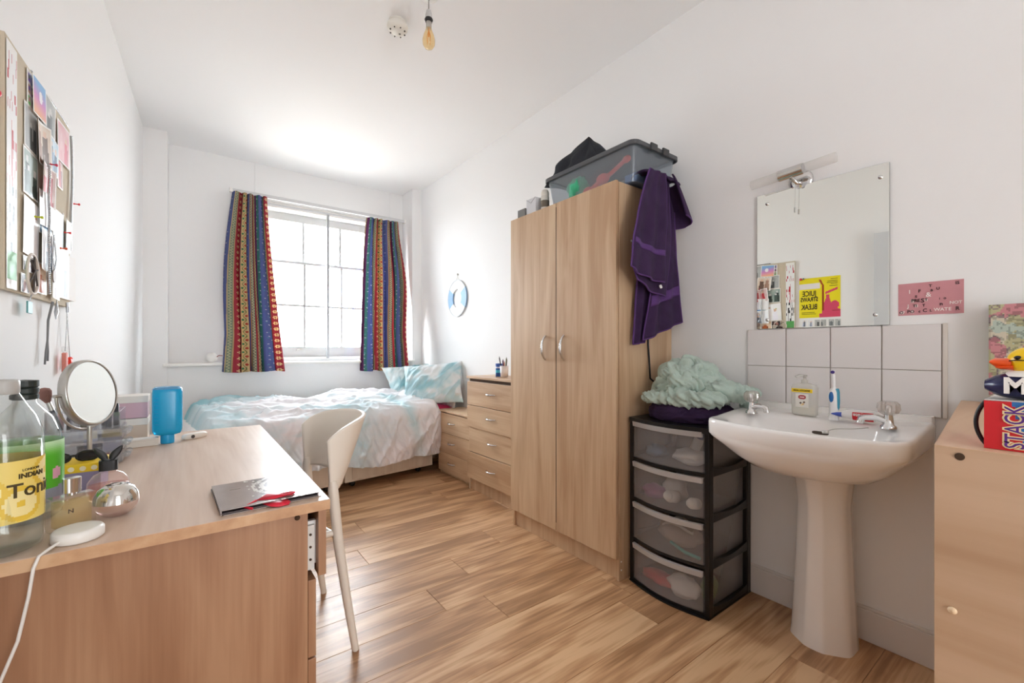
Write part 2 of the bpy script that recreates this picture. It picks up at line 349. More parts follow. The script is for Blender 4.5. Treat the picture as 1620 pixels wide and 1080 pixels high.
# ------------------------------------------------------------------ curtains
FAB = attr_mat('curtain_print', .85, .34, bump=.15, bscale=700, spec=.1)
STR = [('626c9c', .056, 'dots'), ('d9bf86', .004, None), ('7d8a7c', .018, 'zig'), ('b9a077', .004, None), ('a83f4b', .050, 'daisy'), ('4a4560', .004, None),
       ('cfb586', .044, 'vine'), ('7b2f4c', .006, None), ('6670a3', .052, 'dots'), ('c59a5a', .004, None), ('7c7a72', .018, 'zig'), ('b03a44', .010, None), ('cbb68c', .026, 'zag'), ('6b3a66', .016, None), ('4b7f78', .014, 'dots')]
PER = sum(s[1] for s in STR)
def curtain_col(a, z):
    """a: distance across the cloth, z: height; woven stripes with daisies, leaves and dots"""
    a = np.mod(a, PER); col = np.zeros(a.shape+(3,)); x0 = 0
    for hx, w, mot in STR:
        k = (a >= x0) & (a < x0+w); c = np.tile(hexc(hx), a.shape+(1,)); u = (a-x0)/w-.5; ua = (a-x0-w/2)
        if mot == 'daisy':
            v = np.mod(z, .052)-.026; r = np.hypot(ua, v); th = np.arctan2(v, ua)
            c[r < .0125+.003*np.cos(6*th)] = hexc('ecd9a8'); c[r < .005] = hexc('a23240')
        elif mot == 'vine':
            v = np.mod(z, .07)/.07; s = np.sin(v*2*PI)*.008; c[np.abs(ua-s) < .0022] = hexc('5d6b3c')
            r = np.hypot((ua+.009), (np.mod(z, .07)-.018)*.8); c[r < .0075] = hexc('3d7a56')
            r = np.hypot((ua-.009), (np.mod(z, .07)-.052)*.8); c[r < .0075] = hexc('b2473f')
        elif mot == 'dots':
            v = np.mod(z, .034)-.017; r = np.hypot(ua-.012*np.sin(z*60), v); c[r < .004] = hexc('d7d3dc')
            r = np.hypot(ua+.013*np.sin(z*47+1), np.mod(z, .047)-.02); c[r < .0042] = hexc('5f9aa2')
        elif mot == 'zig':
            c[np.abs(ua-(np.abs(np.mod(z, .024)-.012)-.006)*.9) < .002] = hexc('cfc9a0')
        elif mot == 'zag':
            c[np.abs(ua-(np.abs(np.mod(z, .03)-.015)-.0075)*1.3) < .0025] = hexc('34324c')
        col[k] = c[k]; x0 += w
    return col
def curtain(label, xt0, xt1, xb0, xb1, ztop, zbot, folds, seed, side):
    nu, nv = 260, 330
    u = np.linspace(0, 1, nu)[None]; v = np.linspace(0, 1, nv)[:, None]
    w = v**1.15
    if side > 0: w = v**.8
    x = (xt0+(xb0-xt0)*w)*(1-u)+(xt1+(xb1-xt1)*w)*u
    if side < 0: x = x-.035*np.sin(PI*np.clip(v*1.25, 0, 1))*(1-u)**2
    if side > 0: x = x+.05*np.sin(PI*np.clip(v*1.2, 0, 1))**2*u**2
    uu = u+.03*np.sin(6.28*u*2+seed)+.02*v*np.sin(9*u+seed)
    ph = uu*folds*2*PI+.5*np.sin(v*3+seed)
    amp = .024+.006*v
    fold = np.sin(ph)+.35*np.sin(ph*2.3+v*2+seed)*(.3+v)
    yy = 4.592-.245*v**1.25+amp*fold
    x = x+.010*np.cos(ph)*(.5+v)
    z = ztop+(zbot-ztop)*v+.006*np.sin(ph*.5+seed)*v
    P = np.stack(np.broadcast_arrays(x, yy, z), -1)
    wid = .98*abs(xb1-xb0)
    col = curtain_col(np.broadcast_to(uu*wid+(.27 if side > 0 else .004), x.shape), np.broadcast_to(z, x.shape))
    c = thing('curtain', label, 'curtain', (0,0,0)); colgrid('cloth', P, col, FAB, c, solid=.0015)
    # gathered heading tape
    Pt = P[:9].copy(); Pt[..., 1] += .012; colgrid('heading_tape', Pt, np.full(Pt.shape, .8), FAB, c, solid=.001)
    return c
curtain('patterned striped curtain hanging at the left side of the window', .318, .590, .225, .685, 2.50, .90, 5, 1.0, -1)
curtain('patterned striped curtain hanging at the right side of the window', 1.515, 1.865, 1.365, 1.862, 2.485, .878, 6, 2.3, 1)

# ball on the sill
t = thing('paper_ball', 'white crumpled paper ball on the window board, beside the left curtain', 'paper', (.165, 4.54, .978))
m = MB()
rings = []
for i in range(13):
    rr = []
    for j in range(20):
        th, ph = PI*i/12, 2*PI*j/20; d = Vector((math.sin(th)*math.cos(ph), math.sin(th)*math.sin(ph), -math.cos(th)))
        rr.append(tuple(d*(.042+.006*noise.noise(d*3))+Vector((0, 0, .045))))
    rings.append(rr)
m.loft(rings, 0, True, (False, False)); m.build('ball', mat('white_paper', 'f2f1ee', .8), t)
m = MB(); m.tube([(.035, -.02, .05), (.05, -.03, .062), (.075, -.04, .06)], .003); m.build('red_tie', mat('red_cord', '8e2a35', .6), t)

# ------------------------------------------------------------------ bed
BED = R(6.5)
bed = thing('divan_bed', 'single divan bed with beige drawer base under the window', 'bed', (.02, 3.335, 0), BED)
# local: x 0..1.98 along, y 0..0.86 deep
B('divan_base', (.02, .03, .055), (.955, .84, .30), DIVAN, bed, .006)
B('divan_base', (.965, .03, .055), (1.76, .84, .30), DIVAN, bed, .006)
B('divan_base', (1.76, .24, .055), (1.99, .84, .30), DIVAN, bed, .006)
for x0, x1 in ((.08, .90), (1.02, 1.70)): B('drawer_front', (x0, .022, .075), (x1, .03, .26), DIVAN, bed, .003)
for x in (.1, .85, 1.05, 1.65):
    for y in (.1, .76):
        m = MB(); m.lathe([(0, 0), (.02, 0), (.02, .03), (0, .03)], 14, 0, RT((x-.0, y+.015, .025), rx=R(90))); m.box((x-.012, y-.02, .025), (x+.012, y+.02, .06)); m.build('caster', BLACK, bed)
m = MB(); m.box((.0, .02, .30), (1.99, .85, .56)); mt = m.build('mattress', mat('white_sheet', 'e9e6e6', .8, bump=.1, bscale=30), bed, .04, 4)
mt.modifiers['bevel'].segments = 4
# pink fitted sheet peeking out beside the pillow
m = MB(); nn = 30
rg = []
for i in range(nn):
    x = 1.50+.475*i/(nn-1); rg.append([(x, -.0+.004*math.sin(i), .50), (x, .0, .553), (x, .02, .574+.004*math.sin(i*1.7)), (x, .25, .572+.006*math.sin(i*1.1)), (x, .5, .568)])
m.loft(rg, 0, True, (False, False), False); m.build('fitted_sheet', mat('pink_cotton', 'd23a68', .8), bed, 0, 2, .004)
# duvet
def smooth01(t): t = np.clip(t, 0, 1); return t*t*(3-2*t)
def ridge(a): return 1-np.abs(2*a-1)
nu, nv = 420, 300
U = np.linspace(0, 1, nu)[None]*np.ones((nv, 1)); V = np.linspace(0, 1, nv)[:, None]*np.ones((1, nu))
# V: 0 back edge, .62 front crest, 1 front hem
L = 1.80
X = -.015+U*L
flat = np.clip(V/.60, 0, 1); hang = np.clip((V-.60)/.40, 0, 1)
Yb = .86*(1-flat)+.0*flat
crest = .60+.055*np.sin(PI*np.clip(flat, 0, 1)*.9+.15)
rc = .07
Yl = Yb.copy(); Z = crest.copy()
a = np.clip(hang/.22, 0, 1)*PI/2
Yl = np.where(hang > 0, .0-rc*np.sin(a)+.0, Yl+.0)
hem = .215+.03*np.sin(U*5+.6)+.015*np.sin(U*17)-.01*U+.03*(U < .3)*(.3-U)
zc = crest[np.searchsorted(V[:, 0], .60)-1][None]
Z = np.where(hang > 0, zc-rc*(1-np.cos(a)), Z)
dn = np.clip((hang-.22)/.78, 0, 1)
Z = np.where(hang > .22, (zc-rc)*(1-dn)+hem*dn, Z)
# left end drapes down
el = smooth01((.07-U)/.07); Z = Z-el*.22*(1-.0*hang); X = X+el*.012
er = smooth01((U-.975)/.025); Z = np.where(hang < .22, Z-er*.05, Z)
# large lumps
Z += np.where(hang == 0, 1, np.exp(-hang*6))*(.085*np.exp(-((X-.33)/.20)**2-((Yb-.80)/.12)**2)+.03*np.exp(-((X-.62)/.10)**2-((Yb-.75)/.2)**2)-.03*np.exp(-((X-.88)/.09)**2-((Yb-.75)/.25)**2)
      + .05*np.exp(-((X-1.25)/.30)**2-((Yb-.65)/.3)**2)+.03*np.exp(-((X-1.68)/.12)**2-((Yb-.2)/.25)**2))
# folds: swirled ridges across the top, hanging folds down the front
wx = X*1.0+.25*vnoise(X*3, Yb*3+hang*2, 3); wy = Yb-hang*.4
d1 = ridge(vnoise(wx*2.2+wy*1.8, wy*7+wx*2.2, 5, 3))**3
d2 = ridge(vnoise(wx*3+wy*5, wy*9-wx*4, 8, 3))**3
d3 = vnoise(X*14, wy*14, 11, 3)-.5
top = (hang <= 0)
wr = .042*(d1-.3)+.026*(d2-.3)+.010*d3
f1 = ridge(vnoise(X*7+hang*1.6, hang*.9+.3, 21, 3))**2; f2 = ridge(vnoise(X*15-hang*3.2, hang*1.4, 22, 2))**2
wf_ = .055*(f1-.45)+.028*(f2-.45)+.008*d3
edge = np.clip(hang/.25, 0, 1)
Z = Z+wr*(1-edge)*smooth01(V/.04)
Yl = Yl-wf_*edge*(.5+.5*dn)-.008*edge+wr*.25*(1-edge)-.02*np.exp(-((dn-.55)/.35)**2)*edge
bx = .04*smooth01((U-.9)/.1)*edge; Yl = Yl+bx
Z = np.maximum(Z, .10); Yl = np.minimum(Yl, .875)
Z = np.where((hang <= 0) & (Z < .575) & (U > .07), .575, Z)
P = np.stack([X, Yl, Z], -1)
aq = hexc('a3d4de'); wh = hexc('f1eff2'); pk = hexc('ece2e4')
n1 = vnoise(X*2.2+1.3, wy*3.2, 31, 4); n2 = vnoise(X*6+wy*9, wy*16-X*3, 33, 4)
am = smooth01((n1-.45)*3)*.45+smooth01((.45-X)/.5)*.45+.22*smooth01((n2-.5)*4)+.5*np.exp(-((Yb-.84)/.10)**2)*(X < 1.3)
am *= np.clip(1.15-.75*smooth01((X-.9)/.5), 0, 1)
am += .7*np.exp(-((X-.80-.25*hang)/.14)**2)*edge*.9+.45*np.exp(-((X-1.45-.12*hang+.1*(1-flat))/.05)**2)*(flat > .6)
am *= 1-.55*smooth01((hang-.25)/.5)*(X > .6)
am = np.clip(am, 0, 1)[..., None]
col = (wh*(1-.4*edge[..., None])+pk*(.4*edge[..., None]))*(1-am)+aq*am
DUV = attr_mat('dyed_cotton', .8, .12, bump=.12, bscale=160, spec=.2, sheen=.1)
dv = thing('duvet', 'rumpled white and aqua dyed duvet spread over the bed', 'duvet', (.02, 3.335, 0), BED)
colgrid('duvet_cover', P, col, DUV, dv, solid=.006, off=-1)
# pillows
def pillow(label, w, h, th, M, c1, c2, seed, stripe=1):
    p = thing('pillow', label, 'pillow'); p.matrix_world = M
    n = 60; s = np.linspace(-1, 1, n)[None]*np.ones((n, 1)); t_ = np.linspace(-1, 1, n)[:, None]*np.ones((1, n))
    def side(sg_):
        x = w/2*s*(1-.10*(1-s**2)*0-.09*(1-t_**2)*np.abs(s)**3); y = h/2*t_*(1-.10*(1-s**2)*np.abs(t_)**3)
        b = (np.clip(1-s**2, 0, 1)**.55)*(np.clip(1-t_**2, 0, 1)**.55)
        wk = ridge(vnoise(s*1.0+t_*1.2, t_*3.0-s*5, seed, 2))**2-.4
        z = sg_*(th*b)+.035*wk*np.minimum(1, b*2)
        return np.stack([x, y, z], -1)
    Pf, Pb = side(1), side(-1); Pall = np.concatenate([Pf, Pb[::-1]], 0)
    a = vnoise(s*1.6+seed, t_*1.6, seed+3, 3); st = vnoise(s*1.2+t_*1.2, t_*3-s*4.5, seed+5, 2)
    k = np.clip(smooth01((a-.35)*3)*.75+(smooth01((st-.5)*6)*.5)*stripe, 0, 1)[..., None]
    cf = hexc(c1)*(1-k)+hexc(c2)*k; colgrid('pillowcase', Pall, np.concatenate([cf, cf[::-1]], 0), DUV, p)
    return p
def frame_pts(c, xdir, ydir):
    x = Vector(xdir).normalized(); z = x.cross(Vector(ydir)).normalized(); y = z.cross(x)
    M = Matrix((x, y, z)).transposed().to_4x4(); M.translation = c; return M
pillow('aqua and white pillow leaning in front, its corner over the bedside drawers', .56, .42, .085, frame_pts((1.805, 3.64, .775), (.78, -.62, .10), (.30, .36, .88)), 'eef2f4', 'a6d3dc', 3)
pillow('pale aqua pillow lying behind the leaning one, against the window wall', .52, .38, .08, frame_pts((1.80, 4.10, .775), (1, .05, .06), (.05, .6, .8)), 'e6f0f1', '93c9d2', 9, .4)
pillow('white and grey pillow squeezed against the right wall',   .44, .30, .035, frame_pts((1.955, 3.70, .70), (.12, -.99, 0), (.25, .0, .95)), 'efeaea', 'b9b3b4', 15)

# ------------------------------------------------------------------ bow handles, cabinets
def bow(name, parent, c, length, vertical, out=-.028, r=.005):
    pts = []
    for i in range(13):
        a = i/12; s = (a-.5)*length; o = out*math.sin(PI*a)**.6
        pts.append((c[0]+o, c[1]+(0 if vertical else s), c[2]+(s if vertical else 0)))
    m = MB(); m.tube(pts, [.0045+.0025*math.sin(PI*i/12) for i in range(13)], 8); return m.build(name, CHROME, parent)
# wardrobe
wd = thing('wardrobe', 'tall two door beech wardrobe standing against the right wall', 'wardrobe', (1.612, 1.346, 0))
wm = MB(); wm.box((.02, 0, 0), (.444, .016, 1.888)).box((.02, .818, 0), (.444, .834, 1.888)).box((.02, .016, 1.872), (.444, .818, 1.888)).box((.436, .016, .02), (.444, .818, 1.872)).box((.02, .016, .10), (.436, .818, .115))
wm.build('body', BEECH, wd, .001)
B('plinth', (.035, .016, 0), (.05, .818, .10), BEECH, wd)
d1_ = B('door', (0, .002, .105), (.0175, .4145, 1.893), BEECH, wd, .0015); d2_ = B('door', (0, .4195, .105), (.0175, .832, 1.893), BEECH, wd, .0015)
bow('door_handle', d1_, (-.001, .353, 1.103), .135, True); bow('door_handle', d2_, (-.001, .503, 1.103), .135, True)
m = MB(); m.lathe([(.0, 0), (.006, 0), (.006, .002), (0, .002)], 12, 0, RT((.11, -.0005, 1.62), rx=R(90)), True, (True, True)); m.build('screw_cap', WHITEP, wd)
for z in (.09, .05):
    m = MB(); m.lathe([(.0, 0), (.004, 0), (.004, .0015), (0, .0015)], 10, 0, RT((.035, -.0003, z), rx=R(90))); m.build('screw_cap', WHITEP, wd)
m = MB(); m.box((.0, .415, .15), (.0195, .419, 1.87)); m.build('door_gap', EDGE, wd)
# tallboy chest
tb = thing('chest_of_drawers', 'four drawer beech chest between the wardrobe and bedside drawers', 'chest of drawers', (1.76, 2.20, 0))
B('top', (-.004, 0, .868), (.295, .757, .886), BEECHY, tb, .002)
m = MB(); m.box((.018, .004, 0), (.292, .02, .868)).box((.018, .737, 0), (.292, .753, .868)).box((.284, .02, .0), (.292, .737, .868)); m.box((.03, .02, .085), (.284, .737, .095)); m.build('body', BEECH, tb)
B('plinth', (.03, .02, 0), (.045, .737, .085), BEECH, tb)
B('shadow_gap', (.016, .02, .84), (.03, .737, .868), EDGE, tb)
for i, (z0, z1) in enumerate(((.664, .845), (.492, .660), (.300, .488), (.095, .296))):
    w0, off = (.004, 0) if i != 2 else (.004, .012)
    d = B('drawer', (off, .004, z0), (off+.016, .753 if i != 2 else .742, z1), BEECHY, tb, .0015)
    bow('handle', d, (off-.001, .42, (z0+z1)/2+.01), .11, False)
# bedside drawers
ns = thing('bedside_drawers', 'low three drawer beech bedside unit touching the bed', 'bedside table', (1.80, 2.962, 0))
B('top', (-.002, 0, .543), (.255, .56, .559), BEECHY, ns, .002)
m = MB(); m.box((.018, .004, 0), (.252, .02, .543)).box((.018, .54, 0), (.252, .556, .543)).box((.244, .02, 0), (.252, .54, .543)); m.build('body', BEECH, ns)
B('plinth', (.024, .02, 0), (.036, .54, .03), BEECH, ns)
for z0, z1 in ((.366, .535), (.196, .363), (.028, .193)):
    d = B('drawer', (0, .004, z0), (.016, .556, z1), BEECHY, ns, .0015)
    bow('handle', d, (-.001, .313, (z0+z1)/2+.008), .11, False)


# ------------------------------------------------------------------ desk
DZ = .74
dk = thing('desk', 'beech desk with drawers at its near end, against the left wall', 'desk', (0, 0, 0))
m = MB(); m.add([(xl(1.097)+.008, 1.097, DZ-.024), (.274, 1.097, DZ-.024), (.274, 2.362, DZ-.024), (xl(2.362)+.008, 2.362, DZ-.024),
                 (xl(1.097)+.008, 1.097, DZ), (.274, 1.097, DZ), (.274, 2.362, DZ), (xl(2.362)+.008, 2.362, DZ)], [(3,2,1,0),(4,5,6,7),(0,1,5,4),(1,2,6,5),(2,3,7,6),(3,0,4,7)])
m.build('desktop', DESKW, dk, .0015)
B('edge_band', (xl(1.097)+.01, 1.0960, DZ-.0235), (.2735, 1.0970, DZ-.001), BEECHX, dk)
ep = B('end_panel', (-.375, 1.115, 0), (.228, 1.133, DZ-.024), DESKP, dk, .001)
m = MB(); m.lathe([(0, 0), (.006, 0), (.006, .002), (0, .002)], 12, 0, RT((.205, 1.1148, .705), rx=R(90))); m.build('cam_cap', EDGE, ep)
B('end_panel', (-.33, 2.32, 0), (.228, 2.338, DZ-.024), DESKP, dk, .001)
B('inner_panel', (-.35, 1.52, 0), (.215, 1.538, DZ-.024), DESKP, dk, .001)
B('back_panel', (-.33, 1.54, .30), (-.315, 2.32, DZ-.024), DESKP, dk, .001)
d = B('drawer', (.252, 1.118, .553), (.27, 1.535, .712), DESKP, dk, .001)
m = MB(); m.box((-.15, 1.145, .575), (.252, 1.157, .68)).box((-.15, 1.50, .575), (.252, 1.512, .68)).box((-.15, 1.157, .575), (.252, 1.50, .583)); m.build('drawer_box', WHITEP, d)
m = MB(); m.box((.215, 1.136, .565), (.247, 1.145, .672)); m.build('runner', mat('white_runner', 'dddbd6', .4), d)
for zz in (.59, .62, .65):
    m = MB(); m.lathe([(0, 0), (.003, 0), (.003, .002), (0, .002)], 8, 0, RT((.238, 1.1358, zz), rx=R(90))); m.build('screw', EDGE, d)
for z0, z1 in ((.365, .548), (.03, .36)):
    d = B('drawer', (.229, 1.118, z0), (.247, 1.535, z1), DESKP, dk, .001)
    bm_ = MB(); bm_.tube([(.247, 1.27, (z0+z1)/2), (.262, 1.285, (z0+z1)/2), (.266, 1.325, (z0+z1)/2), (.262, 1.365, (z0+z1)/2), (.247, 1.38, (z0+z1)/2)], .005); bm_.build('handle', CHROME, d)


# ------------------------------------------------------------------ chair
CH = mat('beige_chair_plastic', 'f0e8dc', .38)
ch = thing('desk_chair', 'beige plastic chair with a curved back pushed up to the desk', 'chair', (.20, 1.85, 0))
# local: +x away from the desk; shell as a U seen from above
def smooth_(t): return t*t*(3-2*t)
n, k = 41, 26
rings = []
for i in range(n):
    t_ = -1+2*i/(n-1); an = t_*R(98)
    top = .817+.022*math.cos(t_*PI/2)-.050*abs(t_)**5
    bot = .600-.010*smooth_(abs(t_))
    ring = []
    for j in range(k):
        v = j/(k-1); z = top*(1-v)+bot*v; h = (z-.59)/.25
        rx = .055+.115*h**.8; ry = .212+.006*h
        x = .200+rx*(math.cos(an)+.10)+.010*(1-h); y = ry*math.sin(an) if abs(an) < R(90) else ry*math.copysign(1, an)
        ring.append((x, y, z))
    rings.append(ring)
m = MB(); m.loft(rings, 0, True, (False, False), False)
m.build('backrest', CH, ch, 0, 2, .012)
for s in (-1, 1):
    m = MB()
    m.tube([(.2165, s*.2125, .625), (.218, s*.213, .60), (.220, s*.2145, .57), (.235, s*.221, .40), (.262, s*.226, .2), (.292, s*.232, 0)], [.0125, .0175, .0185, .0175, .0155, .0125], 12); m.build('leg', CH, ch)
    m = MB(); m.tube([(-.13, s*.20, .43), (-.15, s*.205, .2), (-.17, s*.215, 0)], [.018, .015, .012], 12); m.build('leg', CH, ch)
    m = MB(); m.tube([(.225, s*.217, .44), (.05, s*.195, .43), (-.13, s*.19, .43)], .011, 10); m.build('seat_rail', CH, ch)
m = MB(); m.tube([(.228, -.215, .425), (.21, -.1, .42), (.21, .1, .42), (.228, .215, .425)], .010, 10); m.build('cross_rail', CH, ch)
m = MB(); m.prism([(x*.205+.015, y*.19) for x, y in superell(1, 1, 3.2, 32)], .425, .445, 0, None, True); m.build('seat', CH, ch, .004)
m = MB()
m.loft([[(x*.2*f+.015, y*.185*f, z) for x, y in superell(1, 1, 3.2, 40)] for f, z in ((.96, .446), (1.03, .462), (1.03, .478), (.95, .495), (.7, .503), (.3, .505))])
m.build('seat_cushion', mat('blue_grey_upholstery', '55677a', .85, bump=.2, bscale=400), ch)

# ------------------------------------------------------------------ mirror over the sink
bm = thing('wall_mirror', 'rectangular frameless mirror screwed to the wall over the sink', 'mirror', (2.053, .682, 1.1865))
B('glass', (-.003, -.230, 0), (.003, .230, .594), MIRROR, bm, .001)
B('backing', (.003, -.230, 0), (.0065, .230, .594), mat('mirror_backing', '6d6a66', .7), bm)
for y, z in ((-.205, .545), (.186, .550), (-.190, .039), (.186, .039)):
    m = MB(); m.lathe([(0, .006), (.006, .005), (.0075, 0)], 16, 0, RT((-.003, y, z), ry=R(-90))); m.build('screw_cap', CHROME, bm)
# tiles
sp = thing('tile_splashback', 'splashback of eight square white tiles between mirror and sink', 'tiles', (2.06, .955, 0))
B('grout', (-.003, -.642, .862), (0, 0, 1.184), mat('grout', 'b5aca2', .9), sp)
TILE = mat('glazed_white_tile', 'e3dfde', .12, coat=.2)
for i in range(4):
    for j in range(2):
        o = MB().box((-.009, -.0782, 0), (-.002, .0782, .1588)).build('tile', TILE, sp, .0015); o.location = (0, -.0805-.1602*i, .8635+.1608*j-(.0 if j else 0))
B('edge_trim', (-.011, -.655, .862), (0, -.6425, 1.186), mat('cream_trim', 'd9d2ca', .4), sp, .002)

# ------------------------------------------------------------------ basin
bs = thing('wash_basin', 'white ceramic pedestal wash basin under the mirror', 'sink', (1.76, .62, 0))
def polar(poly, c, n):
    out = []
    for j in range(n):
        a = 2*PI*j/n; d = (math.cos(a), math.sin(a)); best = None
        for i in range(len(poly)):
            p, q = poly[i], poly[(i+1) % len(poly)]; ex, ey = q[0]-p[0], q[1]-p[1]
            den = d[0]*ey-d[1]*ex
            if abs(den) < 1e-12: continue
            t_ = ((p[0]-c[0])*ey-(p[1]-c[1])*ex)/den; u = ((p[0]-c[0])*d[1]-(p[1]-c[1])*d[0])/den
            if t_ > 0 and -1e-9 <= u <= 1+1e-9 and (best is None or t_ > best): best = t_
        out.append((c[0]+d[0]*best, c[1]+d[1]*best))
    return out
half = []
for i in range(13):
    y = .235*i/12; half.append((-.212+.085*(y/.295)**2, y))
cx_, cy_ = half[-1]
for i in range(1, 8):
    a = PI/2*i/8; half.append((-.158+.075-.0+.0*a-.075*math.cos(a)+.0, .235+.065*math.sin(a)))
half += [(-.02, .302), (.10, .300), (.20, .298), (.297, .292)]
outer = [(x, y) for x, y in half]+[(x, -y) for x, y in reversed(half[1:])]
NP = 96
oc = polar(outer, (0.03, 0), NP)
def sc(pts, c, f, z, fy=None): return [(c[0]+(x-c[0])*f, c[1]+(y-c[1])*(fy or f), z) for x, y in pts]
inner = [(-.025+x*.142, y*.245) for x, y in superell(1, 1, 2.6, NP)]
inn = polar(inner, (0.0, 0), NP)
def zt(x): return .83+.018*max(0, min(1, (x+.05)/.2))
rim_o = [(x, y, zt(x)) for x, y in oc]
def off(pts, d, zf):
    res = []; n_ = len(pts)
    for i, (x, y) in enumerate(pts):
        t_ = Vector((pts[(i+1) % n_][0]-pts[i-1][0], pts[(i+1) % n_][1]-pts[i-1][1])); nn_ = Vector((t_.y, -t_.x)).normalized()
        res.append((x-nn_.x*d, min(10, y-nn_.y*d), zf(x)))
    return res
belly = [(x*1.0, y) for x, y in polar([(.02+x*.185, y*.235) for x, y in superell(1, 1, 2.2, NP)], (0.03, 0), NP)]
low = polar([(.07+x*.12, y*.13) for x, y in superell(1, 1, 2.2, NP)], (0.05, 0), NP)
def mixr(a, b, t_, z): return [(p[0]*(1-t_)+q[0]*t_, p[1]*(1-t_)+q[1]*t_, z) for p, q in zip(a, b)]
rings = [[(x, y, .655) for x, y in low], mixr(low, belly, .6, .667), [(x, y, .70) for x, y in belly], mixr(belly, oc, .55, .740), mixr(belly, oc, .90, .765),
         off(oc, .006, lambda x: .770), off(oc, .001, lambda x: .776), off(oc, 0, lambda x: zt(x)-.012), off(oc, .002, lambda x: zt(x)-.004), off(oc, .008, lambda x: zt(x)), off(oc, .018, lambda x: zt(x)-.001),
         [(p[0]*.7+q[0]*.3, p[1]*.7+q[1]*.3, zt(q[0])-.004) for p, q in zip(inn, oc)], [(x, y, zt(x)-.008) for x, y in inn], [(x*.97, y*.97, zt(x)-.02) for x, y in inn],
         [(x*.93, y*.93, .79) for x, y in inn], [(x*.80, y*.82, .735) for x, y in inn], [(x*.5, y*.5, .712) for x, y in inn], [(x*.1, y*.1, .708) for x, y in inn]]
m = MB(); m.loft(rings, 0, True, (True, True))
m.build('basin', CERAMIC, bs)
m = MB(); m.prism([(.262, -.290), (.290, -.290), (.290, .290), (.262, .290)], .835, .868); m.build('upstand', CERAMIC, bs, .008, 3)
# pedestal
def sect(hw, fx, bx_, z, ch_=.35):
    return [(bx_, -hw, z), (bx_, hw, z), (fx+(bx_-fx)*.55, hw, z), (fx+(bx_-fx)*.30, hw*.97, z), (fx+.012, hw*ch_*1.25, z), (fx, hw*ch_*.75, z), (fx, -hw*ch_*.75, z), (fx+.012, -hw*ch_*1.25, z), (fx+(bx_-fx)*.30, -hw*.97, z), (fx+(bx_-fx)*.55, -hw, z)]
ped = [sect(.101, .072, .24, 0), sect(.098, .076, .24, .03), sect(.090, .086, .235, .2), sect(.082, .094, .23, .42), sect(.079, .093, .23, .52), sect(.086, .080, .24, .60), sect(.100, .062, .25, .64), sect(.112, .045, .25, .672)]
def chaik(r):
    out = []
    for i in range(len(r)):
        p, q = Vector(r[i]), Vector(r[(i+1) % len(r)]); out += [tuple(p*.78+q*.22), tuple(p*.22+q*.78)]
    return out
ped = [chaik(chaik(r)) for r in ped]
m = MB(); m.loft(ped, 0, True, (True, True)); m.build('pedestal', CERAMIC, bs)
m = MB(); sl = superell(.026, .0058, 4, 24); m.prism(sl, 0, .004); 
Mo = Matrix.Translation((.1085, -.012, .789)) @ Matrix(((0, 0, -1, 0), (1, 0, 0, 0), (0, 1, 0, 0), (0, 0, 0, 1)))
m2 = MB(); m2.prism(sl, -.001, .003, 0, Mo); m2.build('overflow_slot', mat('dark_slot', '4b4038', .5), bs)
m = MB(); m.lathe([(.0, .708), (.02, .708), (.024, .713), (.026, .710)], 20, 0, None); m.build('waste', CHROME, bs)
KNOB = clear('faceted_acrylic', 'e6dcd4', .9, .05, .28, 'e9e2dc')
def tap(x, y, spx, spy, name_i):
    t = MB(); t.lathe([(.022, 0), (.021, .008), (.014, .014), (.0125, .032), (.011, .045), (.011, .05)], 20, 0, RT((x, y, .842)), True, (True, True)); body = t.build('tap', CHROME, bs)
    dx, dy = spx, spy
    s = MB(); s.tube([(x, y, .862), (x+dx*.4, y+dy*.4, .874), (x+dx*.85, y+dy*.85, .872), (x+dx, y+dy, .868), (x+dx*1.06, y+dy*1.06, .852)], [.012, .0105, .0095, .0105, .0105], 12); s.build('spout', CHROME, body)
    k_ = MB(); rr = []
    for zz, r_ in ((.886, .013), (.892, .024), (.905, .029), (.921, .027), (.930, .019)):
        rr.append([(x+r_*(1+.09*math.cos(8*2*PI*j/32))*math.cos(2*PI*j/32), y+r_*(1+.09*math.cos(8*2*PI*j/32))*math.sin(2*PI*j/32), zz) for j in range(32)])
    k_.loft(rr, 0, False, (True, True)); k_.build('tap_handle', KNOB, body)
    c_ = MB(); c_.lathe([(.009, .888), (.009, .915), (.0, .918)], 12, 0, RT((x, y, 0))); c_.build('spindle', CHROME, body)
tap(.050, .205, -.014, -.060, 0); tap(.055, -.218, -.016, .066, 1)
# plug on its chain lying on the rim
m = MB(); pts = []
for i in range(24):
    a = i/23; pts.append((-.155+.13*a+.01*math.sin(a*9), -.115-.075*a+.008*math.sin(a*7), .841+.004*math.sin(PI*a)+.006*a))
m.tube(pts, .0016, 6); m.lathe([(0, 0), (.0085, 0), (.0095, .008), (0, .009)], 16, 0, RT((-.158, -.112, .834)), True)
m.build('plug_chain', STEEL, bs)

# ------------------------------------------------------------------ things on the basin
def slab_bottle(name, label, cat, loc, rz, w, d_, prof, mt, parts):
    t = thing(name, label, cat, loc, rz)
    m = MB(); m.loft([[(x, y, z) for x, y in superell(w/2*fx, d_/2*fy, 4, 40)] for z, fx, fy in prof], 0, True, (True, True)); m.build('bottle', mt, t)
    return t
